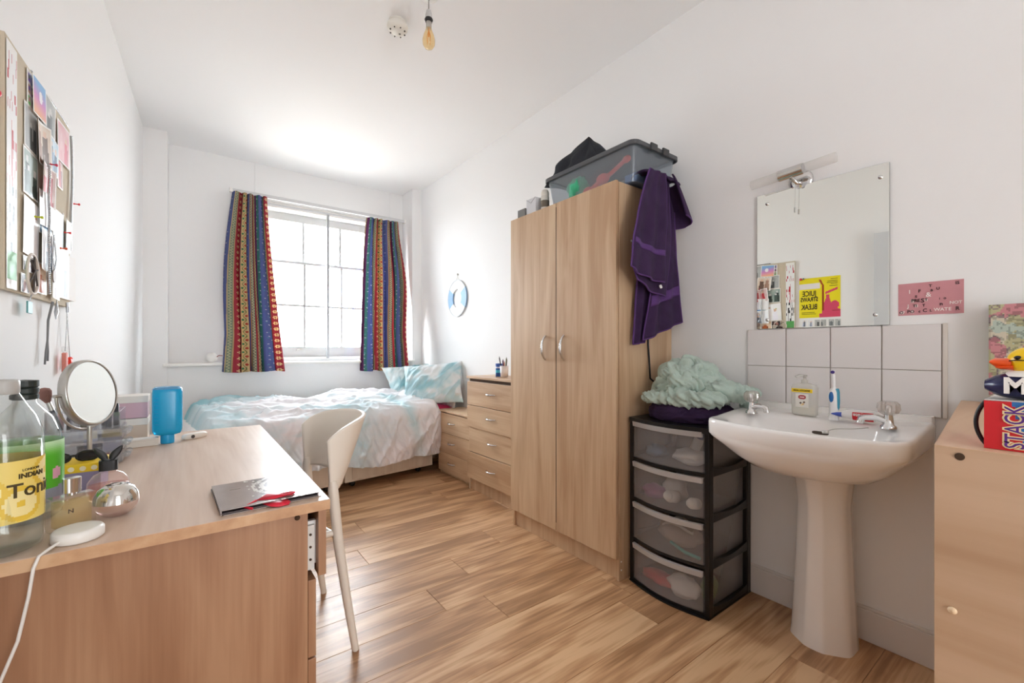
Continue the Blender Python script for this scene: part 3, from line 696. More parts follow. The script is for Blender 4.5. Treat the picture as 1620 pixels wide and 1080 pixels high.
# local -x faces the room
sp_ = thing('soap_dispenser', 'clear pump soap bottle with yellow band standing behind the sink bowl', 'soap', (1.905, .672, .845), R(-6))
m = MB(); m.loft([[(x, y, z) for x, y in superell(dx, dy, 4.5, 40)] for z, dx, dy in ((0, .016, .038), (.004, .019, .042), (.04, .02, .043), (.105, .02, .043), (.116, .017, .038), (.121, .010, .016))], 0, True, (True, True)); m.build('bottle', clear('soap_bottle', 'fbfcfa', .2, .05, .45, 'faf9f4'), sp_)
m = MB(); m.loft([[(x, y, z) for x, y in superell(dx, dy, 4.5, 40)] for z, dx, dy in ((.005, .0175, .040), (.03, .0175, .040), (.033, .0175, .040))], 0, True, (True, True)); m.build('soap_liquid', mat('milky_soap', 'e9e6db', .3), sp_)
m = MB(); m.lathe([(.011, .121), (.011, .134), (.005, .136), (.005, .146), (.009, .147), (.009, .153), (0, .154)], 16); m.tube([(0, 0, .15), (-.02, .012, .151), (-.03, .018, .146)], .004); m.build('pump', clear('pump_plastic', 'e9e9e4', .3, .1, .6, 'eceae4'), sp_)
MF = lambda x, y, z: Matrix.Translation((x, y, z)) @ Matrix(((0, 0, -1, 0), (-1, 0, 0, 0), (0, 1, 0, 0), (0, 0, 0, 1)))   # print facing -x, reading left to right from there
yel = np.tile(hexc('f2cf2e'), (4, 20, 1)); flat_print('band', MF(-.0212, 0, .094), .074, .014, yel, sp_)
text('band_text', 'REAL HYGIENE', .0088, MF(-.0219, 0, .094), mat('ink_brown', '4a3a18', .6), sp_)
im = np.tile(hexc('ece9e1'), (30, 26, 1)); yy_, xx_ = np.mgrid[0:30, 0:26]; im[((xx_-13)/8.)**2+((yy_-22)/5.)**2 < 1] = hexc('a8323a'); im[((xx_-13)/5.)**2+((yy_-22)/2.)**2 < 1] = hexc('e6c7c4')
for cx0, cy0, cc in ((10, 9, '50402c'), (15, 7, 'e2b77a'), (17, 11, '6a4c30'), (12, 5, 'f5e4b0')): im[(xx_-cx0)**2+(yy_-cy0)**2 < 5] = hexc(cc)
flat_print('label', MF(-.0212, 0, .056), .046, .052, im, sp_)
# toothbrush
tbh = thing('electric_toothbrush', 'blue and white electric toothbrush standing upright beside the soap', 'toothbrush', (1.865, .566, .843))
m = MB(); m.lathe([(.0155, 0), (.016, .004), (.014, .03), (.0145, .07), (.0135, .1), (.010, .112), (.0055, .116)], 24, 0, None, True, (True, True)); m.build('handle', mat('white_brush_plastic', 'eceded', .3), tbh)
m = MB(); m.loft([[(.0035+math.cos(a)*r_, -.0045+math.sin(a)*r_, z) for a in [2*PI*j/20 for j in range(20)]] for z, r_ in ((.03, .008), (.045, .0125), (.07, .0135), (.1, .0128), (.113, .0102))], 0, True, (True, True)); m.build('grip', mat('teal_rubber', '3f97b5', .4), tbh)
m = MB(); m.sphere((0, 0, 0), (.005, .0082, .020), 20, 12, 0, RT((-.0125, .003, .083))); m.build('power_button', mat('deep_blue_rubber', '1763a8', .4), tbh)
m = MB(); m.sphere((0, 0, 0), (.0035, .0105, .0235), 20, 12, 0, RT((-.0120, .003, .083))); m.build('button_ring', MATS['white_brush_plastic'], tbh)
m = MB(); m.lathe([(.0055, .116), (.005, .15), (.0045, .165)], 14, 0, None, True, (True, True)); m.lathe([(0, 0), (.0065, 0), (.0065, .006), (0, .006)], 16, 0, RT((-.002, 0, .172), ry=R(-90)), True); hd = m.build('brush_head', MATS['white_brush_plastic'], tbh)
m = MB(); m.lathe([(0, 0), (.006, 0), (.0055, .006), (0, .006)], 14, 0, RT((-.008, 0, .172), ry=R(-90)), False, (True, True)); m.build('bristles', mat('violet_bristles', '4a3a86', .7), hd)
# toothpaste
tp = thing('toothpaste_tube', 'red and white toothpaste tube lying behind the toothbrush', 'toothpaste', (1.875, .495, .8675), R(4))
m = MB(); m.loft([[(math.cos(a)*rx_*.5, y, math.sin(a)*rz_) for a in [2*PI*j/20 for j in range(20)]] for y, rx_, rz_ in ((.075, .050, .0025), (.06, .048, .009), (.02, .044, .017), (-.03, .040, .0195), (-.045, .036, .0185), (-.048, .020, .010))], 0, True, (True, True)); m.build('tube', mat('tube_white', 'e6e3e2', .3), tp)
m = MB(); m.lathe([(.0105, 0), (.011, .004), (.0095, .022), (0, .022)], 16, 0, RT((0, -.048, 0), rx=R(90)), True, (True, True)); m.build('cap', WHITEP, tp)
m = MB(); m.loft([[(math.cos(a)*(rx_*.5+.0006), y, math.sin(a)*(rz_+.0006)) for a in [2*PI*j/20 for j in range(8, 17)]] for y, rx_, rz_ in ((.015, .0435, .0176), (-.03, .040, .0195), (-.042, .0370, .0188))], 0, True, (False, False), False); m.build('red_panel', mat('toothpaste_red', 'cf1f2a', .35), tp)
m = MB(); m.loft([[(math.cos(a)*(rx_*.5+.0006), y, math.sin(a)*(rz_+.0006)) for a in [2*PI*j/20 for j in range(8, 17)]] for y, rx_, rz_ in ((.0745, .050, .0028), (.06, .048, .009), (.045, .0465, .012))], 0, True, (False, False), False); m.build('blue_panel', mat('toothpaste_blue', '3e55b0', .35), tp)
text('brand_text', 'Colgate', .017, Matrix.Translation((-.0222, -.014, .002)) @ Matrix(((0, 0, -1, 0), (1, 0, 0, 0), (0, -1, 0, 0), (0, 0, 0, 1))), mat('white_ink', 'f4f1f0', .5), tp, bold=.0003)

# ------------------------------------------------------------------ light over the mirror
vl = thing('vanity_light', 'chrome wall light with two frosted tubes above the mirror', 'wall light', (1.985, .75, 1.822))
TB = clear('frosted_tube', 'ffffff', .1, .2, .26, 'f6f2ee')
dvec = Vector((0, -.310, .017)).normalized()
for s in (-1, 1):
    m = MB(); m.tube([dvec*(.04*s), dvec*(.155*s)], .019, 20); m.build('glass_tube', TB, vl)
m = MB(); m.tube([dvec*(-.045), dvec*(.045)], .0235, 8); m.build('lamp_holder', CHROME, vl, .003)
m = MB(); m.lathe([(.0, .012), (.03, .011), (.045, .004), (.046, 0)], 32, 0, RT((.0745, -.01, -.022), ry=R(-90)), True, (False, True)); m.build('wall_plate', CHROME, vl)
m = MB(); m.tube([(.066, -.01, -.03), (.03, -.008, -.038), (.0, 0, -.02)], .008); m.build('arm', CHROME, vl)
m = MB(); m.tube([(.045, .0, -.038), (.045, .002, -.135)], .0008, 6); m.tube([(.045, .002, -.135), (.045, .002, -.155)], .0032, 10); m.build('pull_cord', STEEL, vl)

# ------------------------------------------------------------------ pink card
pc = thing('pink_card', 'pink card of cut out letters stuck on the wall right of the mirror', 'card', (2.0585, .3455, 1.274))
PKc = np.tile(hexc('d3949b'), (24, 48, 1)); yy_, xx_ = np.mgrid[0:24, 0:48]; PKc = PKc*(1-.06*vnoise(xx_*.12, yy_*.2, 4)[..., None])
flat_print('card', MF(0, 0, 0), .166, .113, PKc, pc)
INKD = mat('ink_dark', '2e1e22', .6); INKW = mat('ink_white', 'f0e6e4', .6)
CUT = [('T', .002, .042, .011, 0), ('IS', .068, .045, .011, 0), ('I', -.052, .026, .015, 1), ('F', -.026, .027, .012, 0), ('a', .005, .028, .012, 0), ('U', .021, .031, .010, 0), ('S', -.035, .008, .010, 0), ('&', -.003, .012, .018, 1),
       ('P', -.044, -.006, .012, 2), ('R', -.036, -.006, .012, 0), ('E', -.028, -.006, .012, 0), ('S', -.018, -.007, .016, 0), ('T', -.009, -.005, .010, 2), ('i', .025, -.004, .008, 0), ('o', .038, -.003, .010, 0),
       ('J', -.056, -.024, .014, 1), ('T', -.040, -.024, .010, 0), ('I', -.034, -.024, .010, 2), ('T', -.015, -.024, .010, 0), ('n', .029, -.022, .014, 0), ('NOT', .064, -.020, .011, 1),
       ('O', -.074, -.046, .011, 2), ('F', -.067, -.046, .010, 1), ('P', -.055, -.044, .012, 0), ('O', -.045, -.044, .011, 2), ('c', -.026, -.044, .010, 0), ('C', -.012, -.042, .013, 0), ('L', .003, -.043, .009, 0), ('WAT', .028, -.041, .012, 1), ('E', .050, -.041, .012, 1), ('R', .068, -.040, .013, 0)]
PAPW = mat('cut_paper', 'ddc9c8', .7)
for s, x, y, sz, kind in CUT:
    if kind == 2: flat = MB().box((-sz*.4*len(s), -sz*.5, 0), (sz*.4*len(s), sz*.5, .0004)); o = flat.build('paper_scrap', PAPW, pc); o.matrix_local = MF(-.0002, -x, y)
    text('letter', s, sz*1.25, MF(-.0010, -x, y), INKW if kind == 1 else INKD, pc, bold=.0003, ext=.0002)

# ------------------------------------------------------------------ plastic drawer tower
tw = thing('drawer_tower', 'black plastic tower of four clear drawers between wardrobe and sink', 'drawer unit', (1.69, .935, 0))
TWW, TWD, TWH = .395, .355, .775
for x, y in ((.0, .0), (.0, TWW-.022), (TWD-.034, 0), (TWD-.034, TWW-.022)):
    m = MB(); m.prism([(x, y), (x+.034, y), (x+.034, y+.022), (x, y+.022)], 0, TWH-.012); m.build('post', BLACK, tw, .004)
def bowed(x0, xb, y0, y1, bulge, z0, z1, n_=14):
    pts = [(xb, y0), (xb, y1)]+[(x0-bulge*math.sin(PI*i/n_), y1+(y0-y1)*i/n_) for i in range(n_+1)]
    m = MB(); m.prism(pts, z0, z1); return m
bowed(-.004, TWD, -.002, TWW+.002, .035, TWH-.022, TWH).build('top', BLACK, tw, .006, 3)
lv = (.022, .214, .404, .592)
for z in lv:
    bowed(.004, TWD-.01, .004, TWW-.004, .03, z-.016, z-.004).build('shelf', BLACK, tw, .003)
    for y in (0.002, TWW-.016):
        m = MB(); pts = [(.03, z-.018), (TWD-.03, z-.018)]+[(TWD-.03-(TWD-.06)*i/10, z+.004+.018*(1-math.sin(PI*i/10))) for i in range(11)]
        m.loft([[(a_, y, b_) for a_, b_ in pts], [(a_, y+.012, b_) for a_, b_ in pts]], 0, False); m.build('side_rail', BLACK, tw)
bowed(-.004, TWD, 0, TWW, .035, 0, .006).build('base', BLACK, tw, .002)
LIP = clear('drawer_lip', 'ffffff', .4, .25, .8, 'f2f1f2')
for z in lv:
    h = .163
    n_ = 16
    out = [(.335, .026)]+[(-.002-.032*math.sin(PI*i/n_), .026+(TWW-.052)*i/n_) for i in range(n_+1)]+[(.335, TWW-.026)]
    t_ = .0025
    inn_ = [(.335-t_, .026+t_)]+[(x+t_*1.2, .026+t_+(TWW-.052-2*t_)*i/n_) for i, (x, _) in enumerate(out[1:-1])]+[(.335-t_, TWW-.026-t_)]
    dd = MB(); dd.loft([[(x, y, z) for x, y in out], [(x, y, z+h) for x, y in out], [(x, y, z+h) for x, y in inn_], [(x, y, z+t_) for x, y in inn_]], 0, False, (True, True)); dr_ = dd.build('drawer', SMOKE, tw)
    ll = MB(); 
    o1 = [(x-.010, y) for x, y in out[1:-1]]; o2 = [(x+.003, y) for x, y in out[1:-1]]
    ll.loft([[(x, y, z+h-.018) for x, y in o1+o2[::-1]], [(x-.003*(i < len(o1)), y, z+h+.004) for i, (x, y) in enumerate(o1+o2[::-1])]], 0, False)
    ll.build('handle', LIP, dr_, .002)
# things inside the drawers
def blob(name, label, cat, loc, r, col, seed, rz=0, rough=.5, sx=1.0):
    t = MB(); rings = []
    for i in range(15):
        rr = []
        for j in range(22):
            th, ph = PI*i/14, 2*PI*j/22; d_ = Vector((math.sin(th)*math.cos(ph), math.sin(th)*math.sin(ph), -math.cos(th)))
            k_ = 1+.28*noise.noise(d_*2.1+Vector((seed, 0, 0)))+.08*noise.noise(d_*6+Vector((0, seed, 0)))
            rr.append((d_.x*r[0]*k_, d_.y*r[1]*k_, max(-r[2]*.8, d_.z*r[2]*k_)+r[2]*.8))
        rings.append(rr)
    t.loft(rings, 0, True, (False, False)); o = t.build(name, mat('stuff_'+col, col, rough), None); o.location = loc; o.rotation_euler = (0, 0, rz); return tag(o, label, cat)
def tub(name, label, cat, loc, r, h, col, capc, rx=0, rz=0):
    t = thing(name, label, cat, loc, rz); t.rotation_euler = (rx, 0, rz)
    m = MB(); m.lathe([(0, 0), (r, 0), (r*1.02, h*.7), (r*.85, h*.78), (r*.6, h*.82)], 20, 0, None, True, (False, True)); m.build('jar', mat('tub_'+col, col, .4), t)
    m = MB(); m.lathe([(r*.7, h*.8), (r*.7, h), (0, h)], 20, 0, None, True, (True, False)); m.build('lid', mat('tub_'+capc, capc, .4), t); return t
dz = [z+.006 for z in lv]
blob('cloth_bundle', 'white bundle in the top drawer of the black tower', 'cloth', (1.76, 1.06, dz[3]), (.05, .075, .035), 'e8e6e2', 1.2)
blob('blue_pouch', 'blue pouch at the left in the top drawer of the tower', 'pouch', (1.76, 1.23, dz[3]), (.04, .05, .03), '3f6d92', 2.2)
tub('cream_bottle', 'white bottle leaning in the top drawer, with a blue cap', 'bottle', (1.84, 1.10, dz[3]+.02), .022, .11, 'ece9e4', '4c6f9c', R(25))
blob('pink_packet', 'purple pink packet at the left in the second drawer of the tower', 'packet', (1.75, 1.235, dz[2]), (.045, .055, .032), 'a3528f', 3.3)
tub('cream_jar', 'white round jar lying in the middle of the second drawer', 'jar', (1.745, 1.12, dz[2]+.030), .027, .07, 'e6e2da', 'f0ede6', 0, 0).rotation_euler = (0, R(-75), 0)
tub('cream_jar', 'white round jar lying at the right in the second drawer', 'jar', (1.745, 1.02, dz[2]+.026), .023, .06, 'e6e2da', 'f0ede6', 0, 0).rotation_euler = (0, R(-75), 0)
blob('tissue_pack', 'white tissue pack standing up behind the jars in the second drawer', 'tissues', (1.80, 1.16, dz[2]), (.04, .055, .055), 'dfdbd6', 5.1)
blob('beige_cloth', 'beige crumpled cloth in the third drawer of the tower', 'cloth', (1.79, 1.13, dz[1]), (.06, .10, .055), 'a59486', 6.6)
m = MB(); m.tube([(1.72, 1.13, dz[1]+.022), (1.70, 1.05, dz[1]+.012), (1.70, .98, dz[1]+.010)], .007, 8); tag(m.build('teal_pen', mat('teal_plastic', '3fb0ad', .4)), 'teal pen lying in the third drawer of the tower', 'pen')
m = MB(); 
for i in range(2): m.tube([(1.76+.05*math.cos(a/12*2*PI), 1.12+.07*math.sin(a/12*2*PI), dz[1]+.09+.02*math.cos(a)+.006*i) for a in range(13)], .003, 6)
tag(m.build('coiled_cable', mat('pale_cable', 'cfcbc4', .5)), 'pale coiled cable on the beige cloth in the third drawer', 'cable')
blob('red_packet', 'long red packet at the left in the bottom drawer of the tower', 'packet', (1.735, 1.19, dz[0]), (.035, .085, .030), 'd03a3c', 7.1)
blob('white_bag', 'white plastic bag in the middle of the bottom drawer', 'bag', (1.73, 1.07, dz[0]), (.045, .07, .048), 'efece8', 8.4)
blob('green_pouch', 'green pouch at the right in the bottom drawer', 'pouch', (1.80, .995, dz[0]), (.05, .026, .055), '5c8a3e', 9.4)

# ------------------------------------------------------------------ towels
def heap(rx, ry, rz_, n_, k_, f):
    """a cloth heap: a flat bottomed dome whose surface is pushed by f(direction, azimuth, height)"""
    rings = []
    for i in range(n_+1):
        rr = []
        for j in range(k_):
            th, ph = PI*i/n_, 2*PI*j/k_; d_ = Vector((math.sin(th)*math.cos(ph), math.sin(th)*math.sin(ph), -math.cos(th)))
            q = f(d_, ph); rr.append((d_.x*rx*q, d_.y*ry*q, max(d_.z*rz_*q, -rz_*.30)+rz_*.30))
        rings.append(rr)
    m = MB(); m.loft(rings, 0, True, (False, False)); return m
def fold(d_, seed, fr=3.2, w=1.0):
    p = Vector((d_.x*1.1+seed, d_.y*1.1, d_.z*1.1)); wv = Vector((noise.noise(p*1.3), noise.noise(p*1.3+Vector((5, 2, 1))), noise.noise(p*1.3+Vector((1, 7, 3)))))
    a = noise.noise((p+wv*.7)*fr*.6); b = noise.noise((p+wv*.5)*fr*1.4+Vector((3, 3, 3)))
    return (1-abs(a)*2.2)*.6+(1-abs(b)*2.2)*.4
PURP = mat('purple_terry', '443052', .95, bump=.8, bscale=420, var=.3, vscale=18, sheen=.04, spec=.1)
PURP2 = mat('purple_band', '5b3d74', .8, bump=.2, bscale=700, sheen=.03, spec=.15)
MINT = mat('mint_fleece', 'b9ccc2', .95, bump=.35, bscale=260, sheen=.3, spec=.1)
m = heap(.175, .205, .085, 60, 140, lambda d_, ph: .93+.09*fold(d_, 4.4, 5)-.03)
pt_ = m.build('bath_towel', PURP); pt_.location = (1.87, 1.125, .7765); tag(pt_, 'folded purple towel lying on the black drawer tower, under the mint robe', 'towel')
rb = thing('fleece_robe', 'mint green fleece robe heaped over the purple towel on the drawer tower', 'robe', (1.885, 1.14, .845))
def mf(d_, ph):
    p = Vector((d_.x*1.1+2.3, d_.y*1.1, d_.z*1.1)); wv = Vector((noise.noise(p*1.4), noise.noise(p*1.4+Vector((5, 2, 1))), noise.noise(p*1.4+Vector((1, 7, 3)))))
    sw = math.atan2(d_.z-.25, d_.y+.05); rr_ = math.hypot(d_.z-.25, d_.y+.05)
    sp1 = abs(math.sin(sw*1.5+rr_*8+2.0*noise.noise(d_*1.5)))**.6
    return .80+.34*abs(noise.noise((p+wv*.8)*1.7))**.8+.11*sp1*(1 if d_.x < .3 else .3)+.05*abs(noise.noise((p+wv)*4))
m = heap(.135, .165, .163, 90, 200, mf); m.build('robe_body', MINT, rb)
def roll(pts, rad, seed):
    P_ = [Vector(p) for p in pts]; fine = []
    for i in range(len(P_)-1):
        for k_ in range(16): fine.append(P_[i].lerp(P_[i+1], k_/16))
    fine.append(P_[-1])
    for _ in range(4): fine = [fine[0]]+[(fine[i-1]+fine[i]*2+fine[i+1])/4 for i in range(1, len(fine)-1)]+[fine[-1]]
    N = len(fine); up = None; rings = []
    for i, p in enumerate(fine):
        d_ = (fine[min(i+1, N-1)]-fine[max(i-1, 0)]).normalized(); a_ = d_.cross(Vector((0, 0, 1))).normalized(); b_ = a_.cross(d_)
        e_ = min(1, (i/6.0)**.5*.9+.1, ((N-1-i)/6.0)**.5*.9+.1); rr = []
        for j in range(56):
            an = 2*PI*j/56; n1__ = abs(noise.noise(Vector((math.cos(an+i*.16)*1.3, math.sin(an+i*.16)*1.3, i*.16+seed)))); n2__ = abs(noise.noise(Vector((math.cos(an-i*.2)*2.6+4, math.sin(an-i*.2)*2.6, i*.30+seed)))); q = rad*e_*(.78+.80*n1__**.8+.25*n2__)*(1+.18*noise.noise(Vector((i*.22, seed, 0))))
            rr.append(tuple(p+a_*(q*math.cos(an))+b_*(q*math.sin(an)*.85)))
        rings.append(rr)
    m = MB(); m.loft(rings, 0, True, (True, True)); return m
roll([(-.125, .165, .025), (-.15, .07, .03), (-.14, -.02, .03)], .030, 1.0).build('sleeve', MINT, rb)
roll([(-.12, .03, .03), (-.135, -.06, .035), (-.11, -.14, .035), (-.04, -.20, .045)], .040, 2.4).build('sleeve', MINT, rb)
roll([(-.05, -.10, .06), (-.045, -.18, .075), (.02, -.245, .055), (.05, -.26, .035)], .045, 5.1).build('collar', MINT, rb)
roll([(-.115, .04, .115), (-.10, -.05, .10), (-.05, -.12, .075), (.03, -.14, .07)], .034, 7.7).build('belt_fold', MINT, rb)
roll([(-.10, .09, .12), (-.085, .03, .155), (-.07, -.05, .145), (-.05, -.10, .10)], .030, 9.1).build('belt_fold', MINT, rb)
# purple towel hanging over the box corner beside the wardrobe
ht = thing('hanging_towel', 'dark purple towel hanging down from the box on the wardrobe', 'towel', (0, 0, 0))
def interp(tab, v):
    for (v0, a_), (v1, b_) in zip(tab, tab[1:]):
        if v <= v1: return a_+(b_-a_)*(v-v0)/(v1-v0)
    return tab[-1][1]
def sheet(name, left, right, y0, folds, amp, seed, nv_=60, nu_=50, hemf=None, band=None, mt=PURP):
    """left/right: height -> x tables from the top down; hanging cloth with vertical folds"""
    zt_, zl = left[0][0], left[-1][0]; zr0, zr = right[0][0], right[-1][0]; rows = []
    for i in range(nv_):
        v = i/(nv_-1); row_ = []
        for j in range(nu_):
            u = j/(nu_-1); z0_ = zt_+(zr0-zt_)*u; z1_ = zl+(zr-zl)*u+(hemf(u) if hemf else 0); z = z0_+(z1_-z0_)*v
            xa = interp([(-a_, b_) for a_, b_ in left], -(zt_+(zl-zt_)*v)); xb_ = interp([(-a_, b_) for a_, b_ in right], -(zr0+(zr-zr0)*v))
            x = xa+(xb_-xa)*u
            y = y0+amp*(.4+.6*v)*math.sin(u*folds*2*PI+seed+v*.8)+.008*noise.noise(Vector((u*3, v*4, seed)))
            row_.append((x, min(y, 1.338), z+.0))
        rows.append(row_)
    m = MB(); m.loft(rows, 0, True, (False, False), False); o = m.build(name, mt, ht, 0, 2, .007)
    # hem cord along both edges and the bottom
    h = MB(); pts = [r_[0] for r_ in rows]+rows[-1][1:]+[r_[-1] for r_ in reversed(rows[:-1])]
    h.tube(pts, .0045, 6); h.build('hem', PURP2, o)
    if band:
        b0, b1 = band; bb = [[(p[0], p[1]-.0055, p[2]) for p in rows[i][1:-1]] for i in range(int(b0*nv_), int(b1*nv_))]
        q = MB(); q.loft(bb, 0, True, (False, False), False); q.build('woven_band', PURP2, o, 0, 2, .003)
    return o
# back layers first
sheet('cloth_panel', [(1.90, 1.80), (1.70, 1.78), (1.45, 1.735), (1.30, 1.715), (1.12, 1.70)], [(1.90, 1.90), (1.70, 1.87), (1.50, 1.85), (1.36, 1.82), (1.13, 1.765)], 1.312, 1.6, .010, .3)
sheet('cloth_panel', [(1.92, 1.86), (1.75, 1.90), (1.55, 1.86), (1.35, 1.79), (1.14, 1.745)], [(1.92, 1.93), (1.80, 1.99), (1.60, 2.00), (1.42, 2.015), (1.235, 2.045)], 1.285, 2.2, .011, 1.6, band=(.72, .80))
sheet('cloth_panel', [(1.92, 1.745), (1.75, 1.69), (1.60, 1.655), (1.50, 1.625), (1.42, 1.66)], [(1.92, 1.90), (1.75, 1.905), (1.60, 1.915), (1.50, 1.90), (1.355, 1.875)], 1.262, 1.5, .009, 2.2, hemf=lambda u: -.015*math.sin(PI*u))
sheet('cloth_panel', [(1.935, 1.72), (1.80, 1.655), (1.65, 1.610), (1.55, 1.580), (1.465, 1.572)], [(1.935, 1.83), (1.80, 1.835), (1.65, 1.835), (1.55, 1.825), (1.415, 1.825)], 1.236, 2.3, .010, 3.1, hemf=lambda u: -.012*math.sin(PI*u), band=(.70, .78))
# the side that loops outwards
rows = []
for i in range(40):
    v = i/39; row_ = []
    for j in range(26):
        u = j/25; a_ = u*PI*1.02
        cx0 = 1.838+.115*v**.8; rad = .060+.028*v
        row_.append((cx0+rad*1.25*math.sin(a_)+.0, 1.225+.05-.055*math.cos(a_)-.02, 1.925-.17*v-.06*math.sin(a_)*(1-v)*.5-.05*u*v))
    rows.append(row_)
m = MB(); m.loft(rows, 0, True, (False, False), False); o = m.build('folded_edge', PURP, ht, 0, 2, .008)
h = MB(); h.tube(rows[-1], .0045, 6); h.build('hem', PURP2, o)
# crown of the towel bent over the box
rows = []
for i in range(24):
    a_ = i/23*R(165)
    rows.append([(1.715+.25*j/29, 1.292-.050*math.cos(a_)-.002, 1.905+.030*math.sin(a_)+.006*math.sin(j*.9)+.014*math.sin(PI*j/29)) for j in range(30)])
m = MB(); m.loft(rows, 0, True, (False, False), False); m.build('crown_fold', PURP, ht, 0, 2, .008)
m = MB(); m.prism([(x*.013, y*.010) for x, y in superell(1, 1, 1.3, 10)], 0, .0015, 0, Matrix.Translation((1.81, 1.243, 1.395)) @ Euler((R(90), .3, 0)).to_matrix().to_4x4()); m.build('care_label', WHITEP, ht)

# dark cable hanging behind the towel
m = MB(); m.tube([(1.848, 1.338, 1.40), (1.845, 1.339, 1.12), (1.853, 1.338, 1.04), (1.858, 1.336, .95), (1.90, 1.30, .90)], .0045, 8)
tag(m.build('black_cable', BLACK), 'black cable hanging down the wardrobe side from behind the towel', 'cable')

# ------------------------------------------------------------------ things on the wardrobe
bx_ = thing('storage_box', 'clear storage box with a dark grey lid on top of the wardrobe', 'storage box', (1.655, 1.275, 1.8945))
def rrect(x0, y0, x1, y1, r, n_=6):
    out = []
    for cx1, cy1, a0_ in ((x1-r, y1-r, 0), (x0+r, y1-r, 90), (x0+r, y0+r, 180), (x1-r, y0+r, 270)):
        for i in range(n_+1): a_ = R(a0_+90*i/n_); out.append((cx1+r*math.cos(a_), cy1+r*math.sin(a_)))
    return out
BOXP = clear('box_plastic', 'e8edf2', .15, .15, .22, 'c5d0da')
b0, b1 = rrect(.03, .035, .33, .60, .03), rrect(.008, .012, .355, .628, .035)
c0, c1 = rrect(.033, .038, .327, .597, .03), rrect(.011, .015, .352, .625, .035)
m = MB(); m.loft([[(x, y, 0) for x, y in b0], [(x, y, .165) for x, y in b1], [(x, y, .165) for x, y in c1], [(x, y, .003) for x, y in c0]], 0, False, (True, True)); m.build('box', BOXP, bx_)
LID = mat('dark_grey_lid', '55575a', .45)
m = MB(); m.loft([[(x, y, z) for x, y in rrect(-.0+e, -.0+e, .363-e, .64-e, .04)] for z, e in ((.158, .0), (.160, -.004), (.178, -.004), (.184, .004), (.184, .02), (.180, .03))], 0, False, (False, True)); m.build('lid', LID, bx_)
for s, (x0, x1) in enumerate(((.11, .16), (.205, .255))):
    m = MB(); m.box((x0, -.014, .150), (x1, -.004, .186)); m.build('clip', mat('lid_clip', '3d3e40', .4), bx_, .003)
cg = thing('dark_cloth', 'dark grey cloth crumpled into a peak on the box lid', 'cloth', (0, 0, 0))
pk_ = Vector((1.86, 1.755, 2.325)); base = [(1.75, 2.02, 2.082), (1.70, 1.93, 2.082), (1.71, 1.76, 2.082), (1.76, 1.58, 2.082), (1.84, 1.56, 2.085), (1.93, 1.62, 2.082), (1.95, 1.80, 2.082), (1.86, 1.96, 2.083)]
def rs(base, n_):
    out = []
    for i in range(n_):
        t_ = i/n_*len(base); a_ = Vector(base[int(t_)]); b_ = Vector(base[(int(t_)+1) % len(base)]); out.append(a_.lerp(b_, t_-int(t_)))
    return out
bb = rs(base, 64); rings = []
for i in range(26):
    v = i/25; rr = []
    for j, p in enumerate(bb):
        q = p.lerp(pk_, v); s_ = math.sin(PI*v); k_ = noise.noise(Vector((j*.22, v*3, 1)))*.03*s_
        dd_ = Vector((p.x-pk_.x, p.y-pk_.y, 0)).normalized(); q = q+dd_*(k_*1.6+.035*s_*(.5+.5*math.sin(j/64*2*PI*2+1))); q.z -= .02*s_*(1-v); q.z = max(q.z, 2.0815); rr.append(tuple(q))
    rings.append(rr)
m = MB(); m.loft(rings, 0, True, (True, False)); m.build('cloth', mat('dark_fleece', '2c2f36', .9, bump=.4, bscale=90, var=.3, vscale=12), cg)
# toys in the box
gr = MB(); rings = []
for i in range(13):
    rr = []
    for j in range(24):
        th, ph = PI*i/12, 2*PI*j/24; d_ = Vector((math.sin(th)*math.cos(ph), math.sin(th)*math.sin(ph), -math.cos(th))); q = .062*(1+.35*noise.noise(d_*3.5))
        rr.append((d_.x*q*.8+.06, d_.y*q+.42, d_.z*q+.075))
    rings.append(rr)
gr.loft(rings, 0, True, (False, False)); o = gr.build('green_bow', mat('green_gauze', '45b98a', .7)); o.location = (1.655, 1.275, 1.8945); tag(o, 'green crumpled bow inside the clear box', 'bow')
m = MB(); m.tube([(.05, .10, .118), (.05, .18, .085), (.05, .26, .062), (.05, .34, .030)], [.010, .011, .014, .012], 10); m.sphere((.05, .085, .122), (.012, .025, .018), 12, 8); m.sphere((.055, .24, .075), (.025, .04, .028), 12, 8); m.sphere((.055, .345, .035), (.02, .035, .03), 12, 8)
o = m.build('coral_toy', mat('coral_plastic', 'ff7468', .4)); o.location = (1.655, 1.275, 1.8945); tag(o, 'long coral pink toy lying in the clear box', 'toy')
m = MB(); m.box((.06, .03, .006), (.30, .10, .05)); o = m.build('blue_tray', mat('slate_blue', '5a7fb4', .5), None, .006); o.location = (1.655, 1.282, 1.8945); tag(o, 'blue tray at the near end inside the clear box', 'tray')
o = tag(B('grey_box', (1.66, 2.095, 1.8885), (1.76, 2.17, 1.962), mat('grey_carton', '74726f', .6), None, .002), 'small dark grey box at the far end of the wardrobe top', 'box')
t = thing('white_box', 'white gift box with crossed string on the wardrobe, beside the dark grey box', 'box', (1.665, 2.0, 1.8885)); B('carton', (0, 0, 0), (.07, .088, .118), mat('pale_carton', 'd5d6da', .4), t, .002)
m = MB(); m.tube([(-.001, .002, .118), (-.001, .044, .09), (-.001, .086, .118)], .001, 6); m.build('string', mat('grey_string', '8b8988', .6), t)
t = thing('spray_can', 'white spray can with a rounded cap between the white box and storage box', 'can', (1.70, 1.955, 1.8885))
m = MB(); m.lathe([(0, 0), (.024, 0), (.025, .003), (.025, .105), (.022, .112)], 24, 0, None, True); m.build('can', mat('can_white', 'd9d6cf', .35), t)
